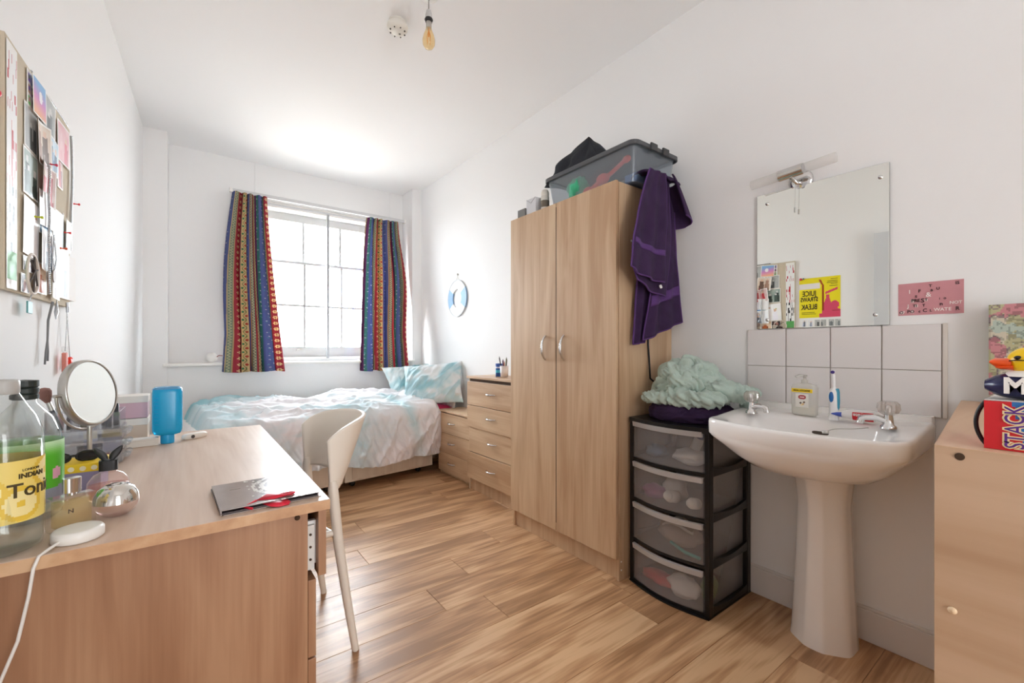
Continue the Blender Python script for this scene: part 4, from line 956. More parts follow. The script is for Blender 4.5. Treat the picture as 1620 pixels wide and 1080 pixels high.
m = MB(); m.lathe([(.023, .112), (.0235, .135), (.018, .148), (0, .152)], 24); m.build('cap', mat('cap_cream', 'e3dfd6', .4), t)
m = MB(); m.lathe([(.0254, .045), (.0254, .085)], 24); m.build('label', mat('can_label', '6f665a', .5), t)

# ------------------------------------------------------------------ on the tallboy
t = thing('blue_tin', 'blue capped tin on the chest of drawers', 'tin', (1.905, 2.725, .8865))
m = MB(); m.lathe([(0, 0), (.026, 0), (.026, .075), (.024, .078)], 24); m.build('tin', mat('tin_blue', '2f5fae', .35), t)
m = MB(); m.lathe([(.027, .078), (.027, .098), (0, .1)], 24); m.build('lid', mat('tin_lid_blue', '2c55a8', .4), t)
m = MB(); m.lathe([(.0264, .03), (.0264, .05)], 24); m.build('label', mat('tin_cyan', '53c0d6', .4), t)
m = MB(); m.lathe([(.0264, .064), (.0264, .074)], 24); m.build('label', mat('tin_pale', 'd8dcee', .4), t)
t = thing('pencil_cup', 'white cup holding pencils on the chest of drawers', 'cup', (1.88, 2.62, .8865))
m = MB(); m.lathe([(0, .002), (.028, .002), (.033, .085), (.031, .085), (.026, .005), (0, .005)], 24); m.build('cup', mat('white_cup', 'f1ecee', .35), t)
for i, (dx, dy, hh, cc) in enumerate(((-.012, .02, .155, '3d3d44'), (0, .012, .13, '4a3560'), (.01, -.004, .14, '3a2f55'), (-.014, -.01, .135, '5b2f52'), (-.002, -.018, .15, '6d6f52'), (.012, .016, .12, 'c27a5a'))):
    m = MB(); m.tube([(dx*.6, dy*.6, .01), (dx*1.7, dy*1.7, hh-.015), (dx*1.75, dy*1.75, hh)], [.0045, .0045, .001], 8)
    o = m.build('pencil', mat('pencil_'+cc, cc, .5)); o.location = (1.88, 2.62, .8865)
    tag(o, ('black pencil in the white cup, nearest the bed', 'violet pencil in the white cup, shortest of all', 'dark purple pencil in the middle of the white cup', 'plum coloured pencil at the front of the white cup', 'olive pencil in the white cup, nearest the wardrobe', 'orange brown pencil at the back of the white cup')[i], 'pencil', 'pencils in the white cup')

# ------------------------------------------------------------------ round hanging plaque
t = thing('hanging_ring', 'white and blue life ring decoration hanging on the right wall', 'decoration', (2.058, 3.622, 1.575))
n_ = 48
def ringmesh(a0_, a1_, r0, r1, th, off_=0):
    pts = []
    steps = max(4, int(abs(a1_-a0_)/7))
    for i in range(steps+1): a_ = R(a0_+(a1_-a0_)*i/steps); pts.append((r1*math.cos(a_), r1*math.sin(a_)))
    for i in range(steps, -1, -1): a_ = R(a0_+(a1_-a0_)*i/steps); pts.append((r0*math.cos(a_), r0*math.sin(a_)))
    M_ = Matrix(((0, 0, -1, 0), (-1, 0, 0, 0), (0, 1, 0, 0), (0, 0, 0, 1)))
    m = MB(); q = [(x, y, off_) for x, y in pts]; q2 = [(x, y, off_+th) for x, y in pts]; N = len(pts)
    m.add(q+q2, [(i, (i+1) % N, N+(i+1) % N, N+i) for i in range(N)], 0, False, M_)
    for i in range(steps):
        m.add([q[i], q[i+1], q[N-2-i], q[N-1-i]], [(3, 2, 1, 0)], 0, False, M_); m.add([q2[i], q2[i+1], q2[N-2-i], q2[N-1-i]], [(0, 1, 2, 3)], 0, False, M_)
    return m
ringmesh(0, 360, .088, .172, .012).build('ring', WHITEP, t)
for a_ in (0, 180): ringmesh(a_-33, a_+33, .084, .176, .014, .0).build('blue_band', mat('sea_blue', '8fb7dc', .5), t)
ringmesh(0, 360, .168, .174, .0145).build('rope', mat('pale_rope', 'cfd3d8', .7), t)
m = MB(); m.tube([(-.005, .03, .165), (-.004, 0, .225), (-.005, -.03, .165)], .0018, 6); m.build('cord', mat('cord_white', 'dcd9d2', .7), t)
m = MB(); m.sphere((-.005, 0, .228), .009, 12, 8); m.build('hook', STEEL, t)

# ------------------------------------------------------------------ ceiling
sd = thing('smoke_detector', 'round white smoke detector on the ceiling', 'smoke detector', (.893, 2.216, H))
m = MB(); m.lathe([(.047, 0), (.047, -.012), (.044, -.014)], 36, 0, None, True); m.build('base', mat('aged_white', 'ddd9d0', .45), sd)
m = MB(); m.lathe([(.050, -.015), (.054, -.020), (.054, -.034), (.046, -.044), (.030, -.056), (.026, -.058), (0, -.058)], 36, 0, None, True, (True, False)); m.build('head', mat('detector_white', 'e6e2d9', .4), sd)
for a_ in range(8):
    an = 2*PI*a_/8; m = MB(); m.box((-.005, -.002, -.003), (.005, .002, .003), 0, Matrix.Translation((.038*math.cos(an), .038*math.sin(an), -.051)) @ Euler((0, R(38), an), 'XYZ').to_matrix().to_4x4()); m.build('vent', mat('vent_dark', '3d3a34', .6), sd)
m = MB(); m.lathe([(.006, -.058), (.005, -.060), (0, -.060)], 12, 0, RT((.012, 0, 0))); m.build('test_light', mat('vent_grey', '77736a', .5), sd)
pb = thing('pendant_bulb', 'amber filament bulb hanging from the ceiling on a grey cable', 'pendant lamp', (.945, 1.95, 2.562))
m = MB(); m.lathe([(.045, .268), (.045, .255), (.02, .245), (.006, .24)], 28, 0, None, True, (True, False)); m.build('ceiling_rose', WHITEP, pb)
m = MB(); m.tube([(0, 0, .25), (0, 0, .172)], .003, 8); m.build('cable', mat('grey_cable', '9d9a95', .6), pb)
m = MB(); m.lathe([(.004, .192), (.011, .188), (.0165, .165), (.0165, .148)], 24, 0, None, True, (True, False)); m.build('cord_grip', mat('holder_grey', 'c9c7c6', .5), pb)
m = MB(); m.lathe([(.0175, .149), (.0205, .143), (.0175, .137), (.0165, .132)], 24, 0, None, True, (True, True)); m.build('holder_ring', mat('holder_black', '2c2a2a', .5), pb)
m = MB(); m.lathe([(.0135, .134), (.0135, .105), (.0125, .100)], 24, 0, None, True, (True, True)); m.build('bulb_cap', STEEL, pb)
m = MB(); m.lathe([(.0125, .104), (.016, .09), (.025, .068), (.0305, .045), (.029, .022), (.019, .006), (0, 0)], 28, 0, None, True); m.build('glass_bulb', clear('amber_glass', 'fbd796', .25, .02, .10, 'f5cf85'), pb)
m = MB()
for a_ in range(4):
    an = PI/2*a_+.4; m.tube([(.003*math.cos(an), .003*math.sin(an), .085), (.011*math.cos(an), .011*math.sin(an), .062), (.009*math.cos(an), .009*math.sin(an), .025)], .0011, 6)
m.tube([(0, 0, .1), (0, 0, .06)], .003); m.build('filament', mat('filament_amber', 'e09a3c', .4), pb)

# ------------------------------------------------------------------ collage board on the left wall
MY = lambda x, y, z: Matrix.Translation((x, y, z)) @ Matrix(((0, 0, 1, 0), (1, 0, 0, 0), (0, 1, 0, 0), (0, 0, 0, 1)))   # print facing +x
rng = np.random.RandomState(5)
def photo_img(kind, nx=22, ny=26, seed=0):
    y, x = np.mgrid[0:ny, 0:nx]; u, v = x/nx, y/ny; im = np.ones((ny, nx, 3))
    P_ = {'grey': ('9fa3a3', '6c7274', 'c7c9c8'), 'crowd': ('7f938c', '46564f', 'b7c4bd'), 'warm': ('cdb8a6', '8e6d5c', 'e9ddd0'), 'red': ('b98d8a', 'b23a40', 'dcc9c4'), 'pink': ('d89aa4', 'b9626f', 'efd3d3'),
          'white': ('eeeef2', 'd5d3dc', 'fafafa'), 'blue': ('8fb6d2', '5b7ea6', 'e2eaf0'), 'pale': ('dfe2ea', 'a9b2c4', 'f4f2f2'), 'cyan': ('9fd3df', 'c98d8a', 'eef4f5'), 'dark': ('54383c', '9a6a62', '2c2a31'), 'orange': ('d8b190', 'a8592e', 'ecd9c2')}
    if kind == 'card':
        a_, b_, c_ = hexc('7fb2e0'), hexc('d58ac6'), hexc('f0b48f'); t_ = np.clip(v*1.3+.25*u-.2, 0, 1)[..., None]; im = np.where(t_ > .5, b_*(1-(t_-.5)*2)+a_*(t_-.5)*2, c_*(1-t_*2)+b_*t_*2)
        im[(np.hypot((u-.55)*1.2, v-.55) < .16)] = hexc('f3eef5'); return im
    if kind == 'grid':
        im[:] = hexc('e9e9ea')
        for i in range(3):
            for j in range(3):
                k = (x > 1+i*7) & (x < 7+i*7) & (y > 1+j*8) & (y < 8+j*8); im[k] = (.35+.5*rng.rand(3))*np.ones(3)
                im[k & (np.hypot(x-4-i*7, y-5-j*8) < 2)] = .3+.6*rng.rand(3)
        return im
    if kind == 'strip':
        im[:] = hexc('efeff0'); m_ = vnoise(x*.45, y*.7, seed) > .60; im[m_ & (v > .4)] = hexc('c2303c'); im[m_ & (v <= .4)] = hexc('3a3a3e'); im[v < .12] = hexc('5fae62'); return im
    a_, b_, c_ = [hexc(q) for q in P_[kind]]; n_ = vnoise(x*.16, y*.16, seed, 3)[..., None]; im = a_*(1-n_)+c_*n_
    for i in range(rng.randint(2, 4)):
        cx0 = nx*(.2+.6*rng.rand()); w_ = nx*(.10+.07*rng.rand()); top_ = ny*(.45+.3*rng.rand())
        im[(np.abs(x-cx0) < w_*(1.15-.3*y/top_)) & (y < top_)] = b_*(.7+.5*rng.rand()); im[np.hypot(x-cx0, (y-top_-w_*.6)) < w_*.62] = hexc('dcb9a2') if kind not in ('grey', 'crowd') else hexc('d4d4d2')
    return im
def photo(parent, kind, y, z, w, h, seed, tilt=0, lift=.0, curl=.0, border=.06, x0=.0105):
    if parent.name.startswith('collage_board'): y, z, w, h = y*1.05+.052, z*1.045, w*1.05, h*1.045
    nx, ny = 22, 26; im = photo_img(kind, nx, ny, seed)
    if border: im[:1] = im[-1:] = hexc('f3f1ee'); im[:, :1] = im[:, -1:] = hexc('f3f1ee')
    xs = np.linspace(-w/2, w/2, nx+1); ys = np.linspace(-h/2, h/2, ny+1); P_ = np.zeros((ny+1, nx+1, 3)); P_[..., 0] = xs[None]; P_[..., 1] = ys[:, None]
    P_[..., 2] = curl*(np.abs(xs[None])/(w/2))**2+.0*ys[:, None]; 
    o = colgrid('photo', P_, im, PRINT, parent, False, True, solid=.0008, off=-1); o.matrix_local = MY(x0+lift, y, z) @ Matrix.Rotation(R(tilt), 4, 'Z'); return o
bd = thing('collage_board', 'beige pinboard collaged with photographs on the left wall', 'pinboard', (xl(1.69)+.004, 1.69, 1.25), -.038)
B('canvas', (0, -.035, 0), (.009, .575, .655), mat('raw_canvas', 'cfc3ae', .9, bump=.2, bscale=400), bd, .002)
PH = [('strip', -.045, .31, .068, .61, 0, 0, .001), ('grid', .10, .565, .085, .10, 0, 0, .002), ('grey', .09, .46, .10, .12, 0, 0, .0015), ('crowd', .088, .335, .115, .125, 0, 0, .002), ('white', .085, .185, .12, .155, 0, -3, .004), ('dark', .085, .085, .11, .04, 0, 0, .002),
      ('card', .135, .565, .115, .105, 0, 4, .009), ('grey', .235, .56, .14, .125, 0, -3, .004), ('pink', .395, .535, .14, .13, 0, 3, .005), ('warm', .165, .45, .12, .12, .008, 6, .006), ('blue', .275, .455, .095, .11, 0, -4, .007), ('red', .36, .44, .06, .12, 0, 2, .003),
      ('red', .19, .345, .12, .12, .010, -6, .008), ('white', .20, .265, .15, .10, 0, 3, .011), ('blue', .205, .235, .12, .085, 0, 2, .005), ('pale', .19, .145, .13, .12, .008, -2, .008), ('cyan', .34, .235, .12, .13, 0, 0, .004), ('orange', .15, .06, .10, .09, .004, 0, .004),
      ('white', .43, .24, .06, .11, .004, -5, .006), ('pale', .395, .105, .11, .165, 0, 1, .006), ('white', .27, .115, .09, .17, .006, 2, .009), ('warm', .275, .045, .07, .07, 0, -4, .013), ('dark', .04, .03, .06, .05, 0, 0, .003)]
for i, (k_, y, z, w, h, cu_, ti, li) in enumerate(PH): photo(bd, k_, y, z, w, h, i+1, ti, li, cu_)
def pin(y, z, col, parent, x=.024):
    x = x-.009; y = y*1.05+.052; z = z*1.045
    m = MB(); m.lathe([(0, 0), (.0035, .002), (.002, .006), (.002, .012), (.0045, .016), (.0035, .019), (0, .019)], 10, 0, RT((x, y, z), ry=R(90))); m.build('push_pin', mat('pin_'+col, col, .35), parent)
for y, z, c_ in ((.195, .405, 'c9284f'), (.06, .215, 'b9c423'), (.345, .235, 'd23b36'), (.30, .175, 'd4552f'), (.46, .36, 'd8323c')): pin(y, z, c_, bd, .034)
# beaded cords over the board's edge
def cord(name, label, cat, pts, r, mt):
    m = MB(); m.tube(pts, r, 6); o = m.build(name, mt); return tag(o, label, cat)
def wb(y, z, x=.03):
    y = y*1.05+.05; z = z*1.04 if z > 0 else z
    return (xl(1.69)+.004+x-.009+.038*y, 1.69+y, 1.25+z)
SILV = mat('silver_beads', 'b9bcc0', .25, .8)
m = MB()
for i in range(70):
    t_ = i/69; p = wb(.478+.012*math.sin(t_*5), .60-.40*t_, .026); m.sphere(p, .0042, 8, 5)
tag(m.build('bead_string', SILV), 'silver bead string hanging over the far edge of the pinboard', 'necklace')
m = MB()
for i in range(70): p = wb(.12+.36*i/69, .636, .014); m.sphere((p[0], p[1], p[2]), .004, 8, 5)
tag(m.build('bead_string', SILV), 'silver bead string lying along the top edge of the pinboard', 'necklace')
m = MB()
for i in range(66): p = wb(.185+.004*math.sin(i*.3), .40-.38*i/65, .036); m.sphere(p, .0038, 8, 5)
tag(m.build('bead_string', SILV), 'silver bead string hanging down the middle of the pinboard', 'necklace')
t = thing('pendant_necklace', 'silver chain with a brown disc pendant hanging on the pinboard', 'necklace', (0,0,0))
m = MB(); m.tube([wb(.215, .20, .04), wb(.20, .13, .041), wb(.215, .09, .041)], .0018, 6); m.tube([wb(.215, .20, .04), wb(.235, .13, .041), wb(.215, .09, .041)], .0018, 6); m.build('chain', SILV, t)
m = MB(); m.lathe([(0, 0), (.020, 0), (.020, .003), (0, .003)], 24, 0, RT(wb(.215, .075, .039), ry=R(90)), False); m.build('disc', mat('brown_disc', '7a6457', .5), t)
t = thing('hoop', 'round dreamcatcher hoop hanging at the near bottom edge of the pinboard', 'hoop', (0,0,0))
cc = wb(.03, .055, .04); m = MB(); m.tube([(cc[0], cc[1]+.055*math.cos(a_/24*2*PI), cc[2]+.055*math.sin(a_/24*2*PI)) for a_ in range(24)], .0035, 8, closed=True); m.build('ring', mat('cream_ring', 'd9cfc6', .6), t)
m = MB()
for a_ in (20, 75, 130): a1_ = R(a_); m.tube([(cc[0], cc[1]+.053*math.cos(a1_), cc[2]+.053*math.sin(a1_)), (cc[0]+.002, cc[1]+.012, cc[2]+.01), (cc[0], cc[1]-.053*math.cos(a1_+.3), cc[2]-.053*math.sin(a1_+.3))], .0022, 6)
m.build('threads', mat('dark_thread', '4f4642', .8), t)
t = thing('tag_pendant', 'square teal tag hanging below the near end of the pinboard', 'tag', (0,0,0))
p = wb(.075, -.03, .022); m = MB(); m.box((p[0]-.002, p[1]-.022, p[2]-.020), (p[0]+.002, p[1]+.022, p[2]+.014)); m.build('tag', mat('teal_tag', '5f9fa0', .4), t, .001)
m = MB(); m.tube([wb(.075, .06, .03), wb(.075, .02, .03), wb(.075, -.015, .022)], .0015, 6); m.build('cord', SILV, t)
t = thing('leather_cord', 'grey looped cord hanging down the wall below the pinboard', 'cord', (0,0,0))
m = MB(); m.tube([wb(.245, .0, .03), wb(.245, -.06, .02), wb(.24, -.125, .02), wb(.225, -.16, .02), wb(.215, -.20, .02)], .0028, 6); m.tube([wb(.252, .0, .03), wb(.250, -.06, .02), wb(.24, -.125, .02), wb(.245, -.16, .02), wb(.242, -.19, .02)], .0028, 6); m.build('cord', mat('grey_cord', '77787a', .6), t)
m = MB(); m.tube([wb(.29, .01, .03), wb(.285, -.03, .03), wb(.28, -.055, .03)], [.001, .006, .001], 8); m.build('charm', SILV, t)
t = thing('charm_keyring', 'silver keyring with a red bear charm hanging from the pinboard corner', 'keyring', (0,0,0))
m = MB(); m.tube([wb(.455, .01, .02), wb(.452, -.06, .02), wb(.43, -.16, .02)], .0012, 6); m.tube([wb(.455, .01, .02), wb(.465, -.08, .02), wb(.49, -.185, .02)], .0012, 6); m.tube([wb(.455, .015, .02), wb(.455, -.02, .022)], .005, 8); m.build('chains', SILV, t)
p = wb(.42, -.165, .022); m = MB(); m.box((p[0]-.006, p[1]-.018, p[2]-.07), (p[0]+.006, p[1]+.014, p[2])); m.build('glitter_tube', mat('coral_glitter', 'e08a7c', .4, var=.3, vscale=300), t, .003)
B('tube_cap', (p[0]-.006, p[1]-.018, p[2]), (p[0]+.006, p[1]+.014, p[2]+.022), CLEAR, t, .003)
p = wb(.485, -.20, .022); m = MB()
m.sphere(p, (.006, .016, .014), 12, 8); m.sphere((p[0], p[1]-.012, p[2]+.013), (.005, .006, .006), 10, 6); m.sphere((p[0], p[1]+.012, p[2]+.013), (.005, .006, .006), 10, 6); m.sphere((p[0], p[1]+.014, p[2]-.014), (.005, .008, .008), 10, 6); m.sphere((p[0], p[1]-.012, p[2]-.014), (.005, .008, .007), 10, 6)
m.build('bear', mat('red_charm', 'ef3a22', .4), t)
# small white picture beyond the board
t = thing('small_picture', 'small white unframed canvas hanging beyond the far edge of the pinboard', 'picture', (xl(2.19)+.003, 2.185, 1.275), -.038)
m = MB(); m.prism([(0, 0), (.012, 0), (.022, .10), (.002, .105)], 0, .16); m.build('canvas', mat('white_canvas', 'eeecea', .7), t, .002)
m = MB(); m.tube([(.012, .03, .16), (.012, .01, .20), (.012, -.02, .30)], .0015, 6); m.build('string', SILV, t)
# poster and photo strip seen in the mirror
ps = thing('yellow_poster', 'yellow poster with a pink glass and drinking straw, reflected in the mirror', 'poster', (xl(1.315)+.001, 1.315, 1.375), -.038)
ny, nx = 72, 62; y, x = np.mgrid[0:ny, 0:nx]; u, v = (x+.5)/nx, (y+.5)/ny; im = np.tile(hexc('f0e01e'), (ny, nx, 1))
# u runs towards +y: the poster is read from the room with its left edge at high y, so u is flipped below
uu = u
im[(uu > .48) & (v > .72) & (v < .86)] = hexc('ece6e6')
fig = ((uu < .40) & (v < .08+.5*uu+.10)) | ((np.abs(uu-.30) < .09+.05*np.sin(v*9)) & (v < .55)) | (((v-.60)-.35*(.34-uu)) ** 2 < .0009) & (uu < .36) & (uu > .06) | ((np.hypot((uu-.13)*1.0, v-.30) < .10))
im[fig] = hexc('dc4c6c'); im[(uu < .5) & (v < .10)] = hexc('dc4c6c')
st_ = (np.abs(uu-.415) < .022) & (v > .16) & (v < .80) | ((np.abs(uu-.415-.55*(v-.80)) < .025) & (v >= .80) & (v < .94)); im[st_] = hexc('a3431c')
im[(uu < .20) & (np.abs(v-.16) < .012)] = hexc('8e2f2a')
flat_print('poster', MY(.0006, .155, .178) @ Matrix.Rotation(0, 4, 'Z'), .31, .356, im[:, ::-1][:, ::-1], ps)
MYr = lambda x, y, z: Matrix.Translation((x, y, z)) @ Matrix(((0, 0, 1, 0), (1, 0, 0, 0), (0, 1, 0, 0), (0, 0, 0, 1)))
INK = mat('poster_ink', '26231a', .6)
for s, zz, sz, sx_ in (('JUICE', .215, .066, .82), ('STRAWS', .163, .054, .80), ('BLEAK', .095, .066, .80)): text('lettering', s, sz, MYr(.0014, .232, zz), INK, ps, sx=sx_*.82, bold=.0012)
for i, (wd_, zz) in enumerate(((.05, .33), (.075, .313), (.08, .300), (.05, .288), (.06, .27))): B('print_line', (.0008, .02, zz), (.0014, .02+wd_, zz+.004), INK, ps)
for i, (wd_, zz) in enumerate(((.10, .045), (.11, .032))): B('print_line', (.0008, .29-wd_, zz), (.0014, .29, zz+.004), INK, ps)
m = MB(); m.sphere((.008, .297, .352), .011, 12, 8); m.build('push_pin', mat('round_pin', 'd8304c', .35), ps)
m = MB(); m.sphere((.010, .275, .354), .008, 12, 8); m.build('push_pin', mat('grey_pin', '7c8584', .35), ps)
for i, (y0, kd, lb) in enumerate(((.0, 'blue', 'nearest the door'), (.105, 'grey', 'middle one of three'), (.205, 'pale', 'nearest the pinboard'))):
    o = thing('photo_strip', 'small pair of photographs under the yellow poster, '+lb, 'photograph', (xl(1.31)+.001+.035*y0, 1.31+y0, 1.290), -.035, 'photographs under the yellow poster')
    for q in range(2): photo(o, 'grey' if i < 2 else 'pale', .024+.046*q, .036, .044, .062, 40+i*2+q, x0=.001)

# ------------------------------------------------------------------ desk things
LZ = DZ+.0006
# tonic bottle
t = thing('tonic_bottle', 'large clear tonic bottle with a yellow label, nearest on the desk', 'bottle', (-.262, 1.158, LZ))
prof = [(0, .004), (.02, .002), (.036, 0), (.046, .006), (.050, .02), (.050, .20), (.048, .215), (.040, .24), (.028, .262), (.019, .28), (.0165, .287)]
m = MB(); rr = []
for r_, z in prof: rr.append([(r_*(1+.03*(z < .05)*math.cos(5*2*PI*j/40))*math.cos(2*PI*j/40), r_*(1+.03*(z < .05)*math.cos(5*2*PI*j/40))*math.sin(2*PI*j/40), z) for j in range(40)])
m.loft(rr, 0, True, (False, False)); m.build('bottle', clear('bottle_plastic', 'eef3f1', .35, .03), t)
m = MB(); m.lathe([(0, .003), (.044, .008), (.0485, .02), (.0485, .195), (0, .195)], 40); m.build('liquid', clear('tonic', 'f3f7f3', .15, .02), t)
m = MB(); m.lathe([(.0185, .278), (.020, .281), (.020, .300), (.018, .304), (0, .305)], 30); m.build('cap', mat('grey_cap', 'b8b7b3', .4), t)
nu_, nv_ = 90, 60; th = np.linspace(0, 2*PI, nu_+1); zz = np.linspace(.058, .165, nv_+1); P_ = np.zeros((nv_+1, nu_+1, 3)); P_[..., 0] = .0508*np.cos(th)[None]; P_[..., 1] = .0508*np.sin(th)[None]; P_[..., 2] = zz[:, None]
a_ = (th[:-1]*.0508)[None]*np.ones((nv_, 1)); b_ = zz[:-1, None]*np.ones((1, nu_)); im = np.tile(hexc('f0d878'), (nv_, nu_, 1)); im = im*(1-.0*a_[..., None])
for k_ in range(8):
    ca, cb = (k_*.045) % .32, .075+.07*((k_*37) % 10)/10; r_ = np.hypot(a_-ca, b_-cb); im[(r_ < .030)] = hexc('e9c648'); im[(r_ < .022)] = hexc('f6e6a2'); im[(r_ < .006)] = hexc('e9c648')
colgrid('label', P_, im, PRINT, t, True, True)
def around(s, size, r, ang0, z, mt, parent, sx=1, bold=0):
    o = text('label_text', s, size, Matrix.Translation((0, 0, z)) @ Matrix(((0, 0, 1, 0), (1, 0, 0, 0), (0, 1, 0, 0), (0, 0, 0, 1))), mt, parent, sx=sx, bold=bold)
    me = o.data
    for v_ in me.vertices:
        a1_ = ang0+v_.co.x*sx/r; x_, y_ = (r+v_.co.z)*math.cos(a1_), (r+v_.co.z)*math.sin(a1_); v_.co = (x_, y_, z+v_.co.y)
    o.matrix_local = Matrix.Identity(4)
around('LONDON', .006, .0514, R(-38), .147, mat('label_ink', '4a3d1e', .6), t); around('INDIAN', .0115, .0514, R(-36), .137, MATS['label_ink'], t, bold=.0004); around('Tonic', .034, .0514, R(-30), .112, MATS['label_ink'], t, bold=.0004)
# second bottle
t = thing('green_label_bottle', 'clear bottle with black ribbed cap and green label behind the tonic bottle', 'bottle', (-.275, 1.345, LZ))
m = MB(); m.lathe([(0, .002), (.045, 0), (.056, .01), (.058, .03), (.058, .15), (.054, .18), (.042, .215), (.026, .235), (.018, .245), (.017, .255)], 36, 0, None, True); m.build('bottle', MATS['bottle_plastic'], t)
m = MB(); m.lathe([(.0175, .252), (.0215, .254), (.0215, .262), (.019, .264), (.0215, .267), (.0215, .275), (.019, .277), (.0215, .280), (.0215, .292), (0, .294)], 28, 0, None, False); m.build('cap', mat('dark_green_cap', '2b3230', .4), t)
nu_, nv_ = 60, 40; th = np.linspace(0, 2*PI, nu_+1); zz = np.linspace(.02, .165, nv_+1); P_ = np.zeros((nv_+1, nu_+1, 3)); P_[..., 0] = .0588*np.cos(th)[None]; P_[..., 1] = .0588*np.sin(th)[None]; P_[..., 2] = zz[:, None]
b_ = (zz[:-1, None]-.02)/.145*np.ones((1, nu_)); a_ = th[:-1][None]*np.ones((nv_, 1)); im = np.tile(hexc('55b52c'), (nv_, nu_, 1)); t3 = smooth01((b_-.75)*4)[..., None]; im = im*(1-t3)+hexc('c9ecc4')*t3
im[b_ < .42+.12*np.sin(a_*2)] = hexc('8d93a6'); im[np.hypot((a_-5.75)*.06, (b_-.52)*.145) < .012] = hexc('e3a8bf'); im[(b_ < .12)] = hexc('a9b0ac')
colgrid('label', P_, im, PRINT, t, True, True)
# acrylic organiser
t = thing('makeup_organiser', 'clear acrylic makeup organiser with small drawers beside the round mirror', 'organiser', (-.335, 1.83, LZ))
AC = clear('acrylic', 'f3f5f8', .4, .05, .10, 'f2f2f6')
for x0, y0, z0, x1, y1, z1 in ((0, 0, 0, .165, .003, .11), (0, .147, 0, .165, .15, .11), (0, 0, 0, .003, .15, .11), (0, 0, .036, .165, .15, .039), (0, 0, .073, .165, .15, .076), (0, 0, .108, .165, .15, .111)):
    B('panel', (x0, y0, z0), (x1, y1, z1), AC, t)
for i in range(3):
    z0 = .003+i*.037; d_ = MB(); d_.box((.01, .006, z0), (.168, .008, z0+.028)).box((.01, .142, z0), (.168, .144, z0+.028)).box((.01, .006, z0), (.168, .144, z0+.002)).box((.165, .004, z0), (.169, .146, z0+.032)); d_ = d_.build('drawer', AC, t)
    for yy in (.045, .105): m = MB(); m.sphere((.178, yy, z0+.016), .0095, 12, 8); m.build('knob', clear('knob_acrylic', 'e6eef6', .5, .05, .15, 'dfe8f2'), d_)
for i, (x0, x1, y0, hh) in enumerate(((0, .055, .0, .06), (.06, .10, .0, .045), (.105, .165, .0, .05))):
    m = MB(); m.box((x0, y0, .111), (x1, y0+.002, .111+hh)).box((x0, .148, .111), (x1, .15, .111+hh)).box((x0, 0, .111), (x0+.002, .15, .111+hh)).box((x1-.002, 0, .111), (x1, .15, .111+hh)); m.build('compartment', AC, t)
def small(name, label, cat, fn): 
    m = MB(); fn(m); return m
for i, (x, y, z, r_, h_, cc, lb) in enumerate(((.03, .03, .003, .007, .09, '2d2a2c', 'black makeup pencil in the lowest organiser drawer'), (.09, .10, .003, .006, .06, 'b86a72', 'pink makeup tube in the lowest organiser drawer'), (.06, .06, .040, .007, .09, '3a3a42', 'dark eyeliner in the middle organiser drawer'), (.11, .04, .077, .006, .08, '54525a', 'grey mascara in the top organiser drawer'))):
    m = MB(); m.tube([(-.335+x, 1.83+y, LZ+z+.002+r_), (-.335+x+h_*.6, 1.83+y+.02, LZ+z+.002+r_)], r_, 10); tag(m.build('makeup_tube', mat('makeup_'+cc, cc, .4)), lb, 'makeup')
for i, (x, y, h_, cc, r_, lb) in enumerate(((.135, .03, .085, '26262c', .008, 'tall black lipstick in the organiser, right of the round mirror'), (.150, .06, .070, '31343c', .0075, 'shorter black lipstick behind the tall one in the organiser'), (.12, .08, .06, '8d8f98', .0075, 'silver lipstick standing in the organiser'), (.045, .04, .06, '2a2a30', .006, 'thin black mascara in the organiser beside the brush'), (.02, .08, .045, 'c78f93', .008, 'pink lipstick at the left in the organiser'), (.08, .05, .035, 'a98978', .012, 'beige cream pot in the organiser under the round mirror'))):
    m = MB(); m.lathe([(0, 0), (r_, 0), (r_, h_*.55), (r_*.85, h_*.57), (r_*.85, h_), (0, h_)], 16); o = m.build('lipstick', mat('makeup_'+cc, cc, .35)); o.location = (-.335+x, 1.83+y, LZ+.112); tag(o, lb, 'makeup')
t = thing('makeup_brush', 'makeup brush with pinkish brown bristles leaning in the organiser', 'brush', (-.305, 1.855, LZ+.113)); t.rotation_euler = (0, R(-17), 0)
m = MB(); m.tube([(0, 0, 0), (0, 0, .065)], [.0055, .0065], 12); m.build('handle', mat('dark_handle', '4c4f57', .4), t)
m = MB(); m.tube([(0, 0, .064), (0, 0, .092)], [.0065, .006], 12); m.build('ferrule', STEEL, t)
m = MB(); m.lathe([(.006, .09), (.014, .108), (.0175, .122), (.015, .130), (.006, .135), (0, .136)], 18); m.build('bristles', mat('brown_bristles', 'a67a70', .9, bump=.6, bscale=600), t)
# round mirror on stand
t = thing('cosmetic_mirror', 'round silver makeup mirror on a stand on the desk', 'mirror', (-.228, 1.742, LZ), R(-27))
